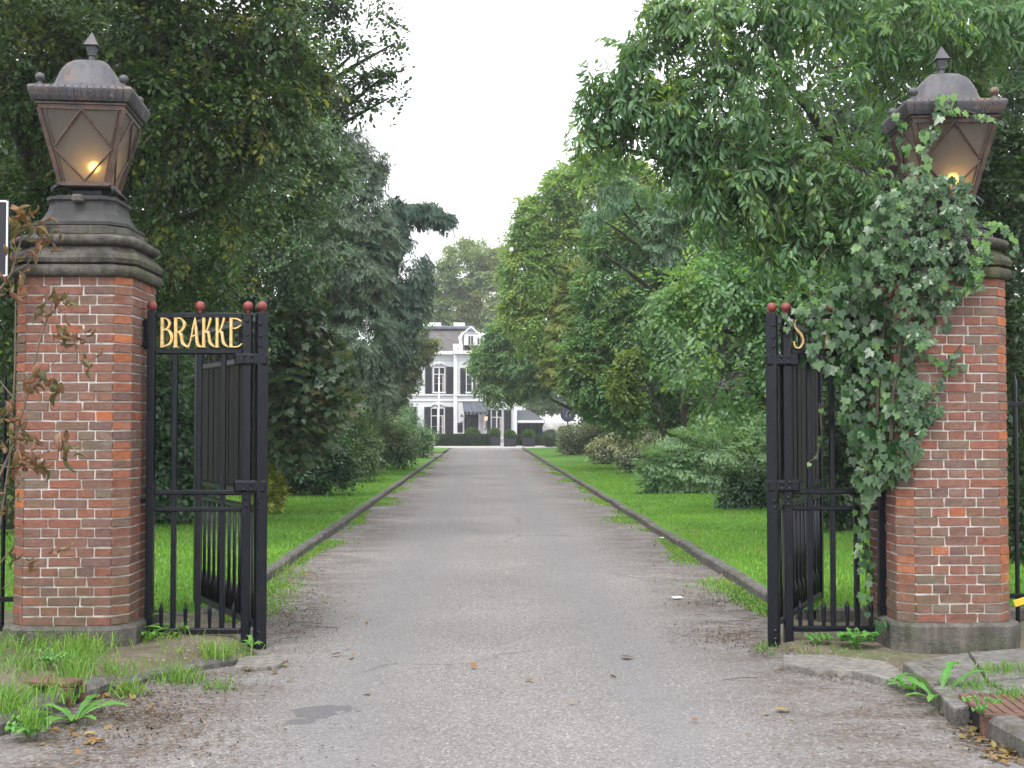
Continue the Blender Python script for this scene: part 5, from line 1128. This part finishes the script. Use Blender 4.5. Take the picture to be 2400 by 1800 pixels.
def stones(name, pts, w_, h_, mat, label_kind='structure', zc=None, gap=.012, bev=.02):
    root = empty(name, (pts[0].x, pts[0].y, 0)); root['kind'] = 'structure'
    for a, b in zip(pts[:-1], pts[1:]):
        d = b - a; L = d.length; rot = Matrix.Rotation(math.atan2(d.y, d.x), 3, 'Z'); n = Vector((-d.y, d.x, 0)).normalized() * w_ / 2
        m = (a + b) / 2 + n; B('kerb_stone', mat, root, (m.x, m.y, (h_ - .08) / 2 + random.uniform(-.008, .008)), (L - gap, w_, h_ + .08), rot @ Matrix.Rotation(random.uniform(-.03, .03), 3, 'Y'), bev)
    return root
stones('kerb', [Vector((KL - .15 - k * .9, 9.78, 0)) for k in range(5)][::-1], .12, .12, M['kerb']); stones('kerb', [Vector((KR + .15 + k * .9, 9.78, 0)) for k in range(5)], .12, .12, M['kerb'])
def kp(*a): return [gnd(x, y) for x, y in a]
stones('kerb', kp((-90, 1620), (40, 1578), (150, 1530)), .16, .085, M['kerb'], bev=.03)
stones('kerb', kp((182, 1520), (250, 1492)), .16, .085, M['kerb'], bev=.03)
stones('kerb', kp((250, 1492), (330, 1470), (430, 1450), (520, 1434)), .12, .045, M['kerb'], bev=.02)
def slab(name, poly, z, th, mat, parent=None):
    n = len(poly); mb = MB(); c = sum((Vector((*p, 0)) for p in poly), Vector()) / n
    top = [(c.x + (p[0] - c.x) * .985, c.y + (p[1] - c.y) * .985, z + random.uniform(-.004, .004)) for p in poly]
    mb.add([(*p, z - th) for p in poly] + [(*p, z - .012) for p in poly] + top, [tuple(range(n - 1, -1, -1))] + [(a * n + k, a * n + (k + 1) % n, a * n + n + (k + 1) % n, a * n + n + k) for a in (0, 1) for k in range(n)] + [tuple(range(2 * n, 3 * n))])
    return mb.build(name, mat, parent)
def gp(*a, z=0): return [tuple(gnd(x, y, z)[:2]) for x, y in a]
s = slab('gate_slab', gp((520, 1418), (600, 1412), (622, 1424), (600, 1436), (560, 1440), (505, 1440), z=.03), .03, .10, M['slab']); s['kind'] = 'structure'
s = slab('concrete_slab', gp((1692, 1413), (1780, 1414), (1920, 1428), (1978, 1475), (1930, 1470), (1840, 1450), (1760, 1446), (1690, 1430), z=.045), .045, .12, M['slab']); s['kind'] = 'structure'
pav = empty('pavement', (4.2, 7.8, 0)); pav['kind'] = 'structure'
for pl in (((1950, 1430), (2090, 1408), (2130, 1470), (2010, 1478)), ((2094, 1408), (2212, 1400), (2330, 1400), (2330, 1450), (2136, 1470)), ((2012, 1482), (2132, 1474), (2190, 1505), (2060, 1530)), ((2138, 1474), (2330, 1454), (2330, 1500), (2196, 1506)), ((2200, 1510), (2330, 1505), (2330, 1570), (2212, 1560))): slab('paving_slab', gp(*pl, z=.10), .10, .14, M['paving'], pav)
stones('kerb', [gnd(*p, .0) for p in ((1962, 1462), (2010, 1492), (2062, 1538))][::-1][::-1], .15, .10, M['kerb'], bev=.035)
stones('kerb', [gnd(*p, .0) for p in ((2128, 1597), (2240, 1658), (2400, 1745))], .17, .12, M['kerb'], bev=.03)
# side-inlet gully
g0, g1 = gnd(2070, 1545), gnd(2126, 1594); d = (g1 - g0); L = d.length; ang = math.atan2(d.y, d.x); rot = Matrix.Rotation(ang, 3, 'Z'); nv = Vector((-d.y, d.x, 0)).normalized()
gl = empty('drain_gully', ((g0 + g1) / 2), 'rusty side-inlet drain gully set into the kerb below the ivy pier', 'drain', 'kerb drain gullies'); mid = (g0 + g1) / 2
B('lid', M['rust'], gl, mid + nv * .22 + Vector((0, 0, .108)), (L, .44, .03), rot, .006)
B('inlet_shade', M['dark'], gl, mid + nv * .03 + Vector((0, 0, .04)), (L * .72, .04, .085), rot, .004)  # solid near-black block, its colour stands for shade in the inlet
for s_ in (-1, 1): B('inlet_cheek', M['rust'], gl, mid + d.normalized() * s_ * L * .43 + nv * .02 + Vector((0, 0, .045)), (L * .13, .05, .11), rot, .006)
for k in range(7): B('lid_rib', M['rust'], gl, mid + nv * (.06 + k * .055) + Vector((0, 0, .126)), (L * .92, .018, .008), rot, .003)
g0, g1 = gnd(152, 1530), gnd(184, 1518); d = g1 - g0; L = d.length; rot = Matrix.Rotation(math.atan2(d.y, d.x), 3, 'Z'); nv = Vector((-d.y, d.x, 0)).normalized(); mid = (g0 + g1) / 2
gl = empty('drain_gully', mid, 'rusty drain gully sunk in the grassy kerb below the bare pier', 'drain', 'kerb drain gullies')
B('lid', M['rust'], gl, mid + nv * .16 + Vector((0, 0, .125)), (L, .3, .03), rot, .006); B('inlet_shade', M['dark'], gl, mid + nv * .04 + Vector((0, 0, .05)), (L * .7, .04, .1), rot, .004)  # inlet here is a dark block too, shade put into its colour
for s_ in (-1, 1): B('inlet_cheek', M['rust'], gl, mid + d.normalized() * s_ * L * .44 + nv * .02 + Vector((0, 0, .05)), (L * .16, .06, .12), rot, .006)

# ------------------------------------------------------------------ grass, weeds, litter
def blades(name, P, h, wd, mat, label, r, lean=.5, kind='stuff', parent=None):
    n = len(P); a = r.uniform(0, 6.283, n); ln = r.normal(size=(n, 2)) * lean
    hh = h * r.uniform(.5, 1.25, n); w2 = wd * r.uniform(.6, 1.3, n) / 2
    sx, sy = np.cos(a) * w2, np.sin(a) * w2; z = np.zeros(n)
    base = P; mid = P + np.stack([ln[:, 0] * hh * .35, ln[:, 1] * hh * .35, hh * .6], 1); tip = P + np.stack([ln[:, 0] * hh, ln[:, 1] * hh, hh * np.clip(1 - .3 * (ln ** 2).sum(1), .3, 1)], 1)
    sd_ = np.stack([sx, sy, z], 1)
    V = np.stack([base - sd_, base + sd_, mid + sd_ * .7, mid - sd_ * .7, tip], 1)
    loops = (np.arange(n)[:, None] * 5 + np.array([0, 1, 2, 3, 3, 2, 4])[None]).ravel(); tot = np.tile([4, 3], n); start = np.concatenate([[0], np.cumsum(tot)[:-1]])
    me = bpy.data.meshes.new(name); me.vertices.add(n * 5); me.vertices.foreach_set('co', V.ravel().astype(np.float32)); me.loops.add(len(loops)); me.loops.foreach_set('vertex_index', loops.astype(np.int32))
    me.polygons.add(2 * n); me.polygons.foreach_set('loop_start', start.astype(np.int32)); me.update(calc_edges=True); me.materials.append(mat)
    o = link(name, me, parent)
    if kind: o['kind'] = kind
    if label: tag(o, label, 'grass')
    global tri_total; tri_total += 3 * n
    return o
r = np.random.RandomState(3)
def lawn_pts(x0, x1, y0, y1, n, s):
    u = r.uniform(size=n); y = y0 * (y1 / y0) ** u; x = r.uniform(x0, x1, n); return np.array([(a, b, lawnz(a, b, s) - .004) for a, b in zip(x, y)])
blades('lawn_grass', lawn_pts(-6.2, KL - .14, 10, 45, 70000, 1), .05, .012, LM['lawnblade'], 'short mown grass of the lawn on the bare-pier side', r, .4)
blades('lawn_grass', lawn_pts(KR + .14, 7.5, 10, 45, 80000, 2), .05, .012, LM['lawnblade'], 'short mown grass of the lawn on the ivy-pier side', r, .4)
# grass growing in the gutter along both kerbs
def gutter(x, sg, n):
    y = 10 * 6.0 ** r.uniform(size=n); k = np.sin(y * 1.3) + .6 * np.sin(y * 3.1 + 1) + r.normal(size=n) * .5 > .2
    y = y[k]; wdt = .16 + .1 * np.sin(y * .9 + x); return np.stack([x + sg * np.abs(r.normal(size=len(y))) * wdt * .8, y, np.zeros(len(y))], 1)
blades('gutter_grass', gutter(KL + .03, 1, 22000), .045, .012, LM['grass'], 'ragged grass in the gutter along the kerb on the bare-pier side', r, .7)
blades('gutter_grass', gutter(KR - .03, -1, 22000), .045, .012, LM['grass'], 'ragged grass in the gutter along the kerb on the ivy-pier side', r, .7)
def tuft_pts(x, y, rx, ry, n, z=.09):
    P = []
    for _ in range(n): p = gnd(x + r.normal() * rx, y + r.normal() * ry, z); P.append((p.x, p.y, z - .02))
    return P
P = []
for x, y, rx, ry, n, z in ((60, 1395, 60, 8, 260, .12), (165, 1435, 18, 16, 420, .12), (190, 1400, 30, 8, 200, .12), (40, 1450, 40, 14, 300, .1), (20, 1520, 22, 12, 320, .1), (70, 1560, 14, 6, 80, .1), (250, 1450, 30, 6, 60, .1), (330, 1385, 50, 5, 110, .08), (470, 1412, 34, 4, 160, .08), (110, 1500, 40, 8, 110, .1), (390, 1466, 24, 5, 150, .02), (270, 1496, 22, 5, 110, .02), (620, 1240, 30, 10, 200, .02), (470, 1490, 24, 4, 60, .0)): P += tuft_pts(x, y, rx, ry, n, z)
for _ in range(900):
    p = gnd(r.uniform(-60, 560), r.uniform(1385, 1560), .09)
    if inpoly(p.x, p.y, vv) and math.sin(p.x * 9 + 2 * math.sin(p.y * 7)) * math.sin(p.y * 8 + p.x * 3) > -.1: P.append((p.x, p.y, .075))
blades('verge_grass', np.array(P), .13, .007, LM['grass'], 'rough grass tufts on the verge at the foot of the bare pier', r, .55)
P = []
for x, y, rx, ry, n, z in ((2170, 1450, 40, 6, 260, .1), (2100, 1485, 30, 5, 120, .1), (2190, 1510, 25, 8, 260, .1), (1650, 1405, 15, 6, 80, .0), (1780, 1405, 50, 6, 90, .03), (2205, 1600, 12, 8, 60, .0)): P += tuft_pts(x, y, rx, ry, n, z)
blades('verge_grass', np.array(P), .09, .006, LM['grass'], 'thin grass growing between the paving slabs by the ivy pier', r, .6)
def weed(x, y, z, label, n, L, wd, name='dandelion', flat=.5, seed=0, round_=False):
    q = random.Random(seed); c = gnd(x, y, z); root = empty(name, c, label, 'weed', None)
    for k in range(n):
        a = 2 * math.pi * k / n + q.uniform(-.3, .3); l = L * q.uniform(.6, 1.15); up = q.uniform(.25, 1.0) * (1 - flat) + .2; vs = []; fs = []; m = 9
        if round_: 
            st_ = [c, c + Vector((math.cos(a) * l * .3, math.sin(a) * l * .3, l * .7)), c + Vector((math.cos(a) * l * .7, math.sin(a) * l * .7, l * .8 * q.uniform(.6, 1)))]
            mb = MB().tube(st_, .003, 4); o = st_[2]; pts = [o + Vector((math.cos(t) * wd, math.sin(t) * wd, .012 * math.sin(3 * t)))* 1 for t in [2 * math.pi * i / 10 for i in range(10)]]
            mb.add([o] + pts, [(0, 1 + i, 1 + (i + 1) % 10) for i in range(10)]); mb.build('leaf', LM['weed'], root); continue
        dr_ = Vector((math.cos(a), math.sin(a), 0)); sdv = Vector((-math.sin(a), math.cos(a), 0))
        for i in range(m):
            u = i / (m - 1); p = c + dr_ * (l * u) + Vector((0, 0, l * (up * 1.6 * u - up * 1.1 * u * u)))
            hw = wd * (.18 + .82 * math.sin(math.pi * u ** 1.4) ) * (1 if i % 2 else .62) if u < .98 else .001
            vs += [p - sdv * hw + Vector((0, 0, .25 * hw)), p, p + sdv * hw + Vector((0, 0, .25 * hw))]
        for i in range(m - 1): b = 3 * i; fs += [(b, b + 1, b + 4, b + 3), (b + 1, b + 2, b + 5, b + 4)]
        MB().add(vs, fs).build('leaf', LM['weed'], root)
    return root
weed(160, 1560, .0, 'dandelion rosette sprawling in the gutter by the grassy kerb', 11, .30, .028, seed=1)
weed(275, 1378, .09, 'tall leafy weed at the corner of the bare pier plinth', 12, .28, .03, 'broadleaf_weed', .1, 2)
weed(320, 1385, .08, 'small leafy weed at the foot of the pier-side gate post', 8, .16, .022, 'broadleaf_weed', .1, 3)
weed(545, 1398, .06, 'small weed sprouting beside the hinge post foot', 7, .12, .018, 'broadleaf_weed', .1, 4)
weed(2030, 1525, .0, 'dandelion with upright blades in the gutter corner below the ivy pier', 10, .34, .03, seed=5, flat=.1)
weed(1965, 1492, .0, 'broad low dandelion against the tilted concrete slab', 10, .2, .026, seed=6)
weed(1850, 1400, .04, 'round-leaved mallow under the ivy-side panel', 18, .16, .045, 'mallow', .3, 7, True)
weed(60, 1598, .0, 'clover patch spreading at the kerb in the near corner', 26, .13, .022, 'clover', .3, 8, True)
weed(110, 1440, .12, 'clover patch in the rough grass before the bare pier', 16, .12, .022, 'clover', .3, 9, True)
weed(1770, 1395, .03, 'creeping weed under the ivy-side panel beside the inner post', 10, .12, .03, 'mallow', .3, 10, True)
weed(2120, 1545, .11, 'thin weed growing out of the rusty gully lid', 8, .12, .02, 'creeping_weed', .1, 11, True)
weed(385, 1375, .08, 'ragged weed under the gold letters panel', 9, .18, .02, 'broadleaf_weed', .05, 12)
# leaf litter and needles
LM['litter'] = leafmat('fallen_leaf', [(.06, .035, .022), (.10, .055, .034), (.14, .07, .04), (.22, .15, .09), (.08, .05, .035)], None, rough=.7, transl=.1, k=1)
LM['litterbright'] = leafmat('bright_fallen_leaf', [(.22, .09, .03), (.30, .15, .05), (.36, .25, .10), (.18, .09, .04)], None, rough=.6, transl=.15, k=1)
def litter(name, spots, size, mat, label, kind_, flat=.25):
    P = []
    for x, y, rx, ry, n in spots:
        for _ in range(n): p = gnd(x + r.normal() * rx, max(y + r.normal() * ry, 1000), .012); P.append((p.x, p.y, .012 + r.uniform(0, .006)))
    P = np.array(P); D = np.stack([r.normal(size=len(P)), r.normal(size=len(P)), r.normal(size=len(P)) * flat], 1); U = np.stack([r.normal(size=len(P)) * flat, r.normal(size=len(P)) * flat, np.ones(len(P))], 1)
    o = link(name, leaf_mesh(name, mat, P, D, U, size * r.uniform(.5, 1.4, len(P)), kind_)); tag(o, label, 'leaf litter', None, 'stuff')
litter('leaf_litter', [(640, 1290, 50, 45, 1100), (610, 1350, 60, 20, 500), (1560, 1300, 60, 12, 800), (1560, 1370, 60, 14, 600), (420, 1480, 120, 14, 400), (250, 1540, 110, 30, 700), (300, 1510, 90, 14, 400), (760, 1180, 30, 25, 200), (1440, 1180, 30, 25, 200), (1650, 1400, 30, 12, 200), (1840, 1460, 60, 8, 250), (2080, 1560, 25, 14, 200), (2160, 1620, 40, 16, 200), (1850, 1640, 160, 60, 250), (300, 1600, 160, 40, 900), (400, 1410, 110, 14, 350), (130, 1480, 90, 25, 300), (1800, 1405, 70, 8, 250), (330, 1540, 90, 20, 500)], .021, LM['litter'], 'brown leaf crumbs and needles strewn along both road edges', 'diamond')
litter('leaf_litter', [(1480, 1120, 60, 40, 60), (1580, 1180, 50, 40, 50), (1350, 1050, 60, 20, 50), (640, 1150, 40, 30, 30), (760, 1060, 40, 15, 20), (400, 1280, 50, 20, 15), (1780, 1440, 60, 4, 25), (2050, 1530, 12, 10, 45), (2120, 1590, 20, 10, 45), (2180, 1630, 30, 10, 50), (560, 1440, 40, 5, 18), (230, 1500, 40, 10, 20), (160, 1580, 40, 15, 25), (640, 1235, 25, 12, 20), (1600, 1250, 20, 10, 25), (1400, 1100, 30, 20, 25), (300, 1400, 100, 10, 18), (1500, 1130, 80, 60, 20), (1200, 1500, 400, 100, 16), (700, 1400, 100, 60, 8)], .055, LM['litterbright'], 'orange and yellow fallen leaves caught along the kerbs', 'oval')
tg = MB(); q = random.Random(4)
for k in range(34):
    x, y = (q.gauss(640, 40), q.gauss(1300, 35)) if k % 2 else (q.gauss(1560, 60), q.gauss(1330, 40)); p = gnd(x, y, .014); a = q.gauss(0, .35); l = q.uniform(.06, .3); dv = Vector((math.cos(a), math.sin(a), 0)) * l
    tg.tube([p, p + dv * .5 + Vector((0, .01, .004)), p + dv], .0022, 4)
o = tg.build('twigs', M['bark']); tag(o, 'thin dry twigs lying on the road edges behind the gate', 'twigs', None, 'stuff')
for x, y, lb, mt in ((1680, 1534, 'pale crumpled leaf lying alone on the near asphalt towards the ivy pier', 'litterbright'), (1345, 1420, 'small brown leaf lying alone on the worn asphalt', 'litter')):
    p = gnd(x, y, .015); fm = MB().add([tuple(v) for v in leaf_shape('maple')[0]], leaf_shape('maple')[1]); ob = fm.build('fallen_leaf', LM[mt]); ob.matrix_local = oriented(p + Vector((0, 0, .006)), Vector((1, .3, .02)), Vector((0, .05, 1)), .085); tag(ob, lb, 'leaf', 'single fallen leaves on the road')
for x, y, lb in ((1432, 1163, 'white scrap of paper in the grass by the kerb on the ivy-pier side'), (1463, 1292, 'thin white scrap lying on the asphalt')):
    p = gnd(x, y - 2, .02); tag(MB().box(p, (.09, .06, .004), Matrix.Rotation(.5, 3, 'Z') @ Matrix.Rotation(.12, 3, 'X')).build('paper_scrap', M['whitepaint']), lb, 'litter', 'white paper scraps')
# ------------------------------------------------------------------ thin haze volume that pales distance and softens contrast
HAZE = 0.0009
hm = bpy.data.materials.new('haze_air'); hm.use_nodes = True; t = hm.node_tree; t.nodes.clear()
pv = t.nodes.new('ShaderNodeVolumePrincipled'); pv.inputs['Color'].default_value = (.92, .95, 1, 1); pv.inputs['Density'].default_value = HAZE; pv.inputs['Anisotropy'].default_value = .3
t.links.new(pv.outputs[0], t.nodes.new('ShaderNodeOutputMaterial').inputs['Volume'])
hb = MB().box((0, 700, 19.5), (1400, 1800, 41.2)).build('haze', hm); hb['kind'] = 'stuff'
print('foliage triangles', tri_total)
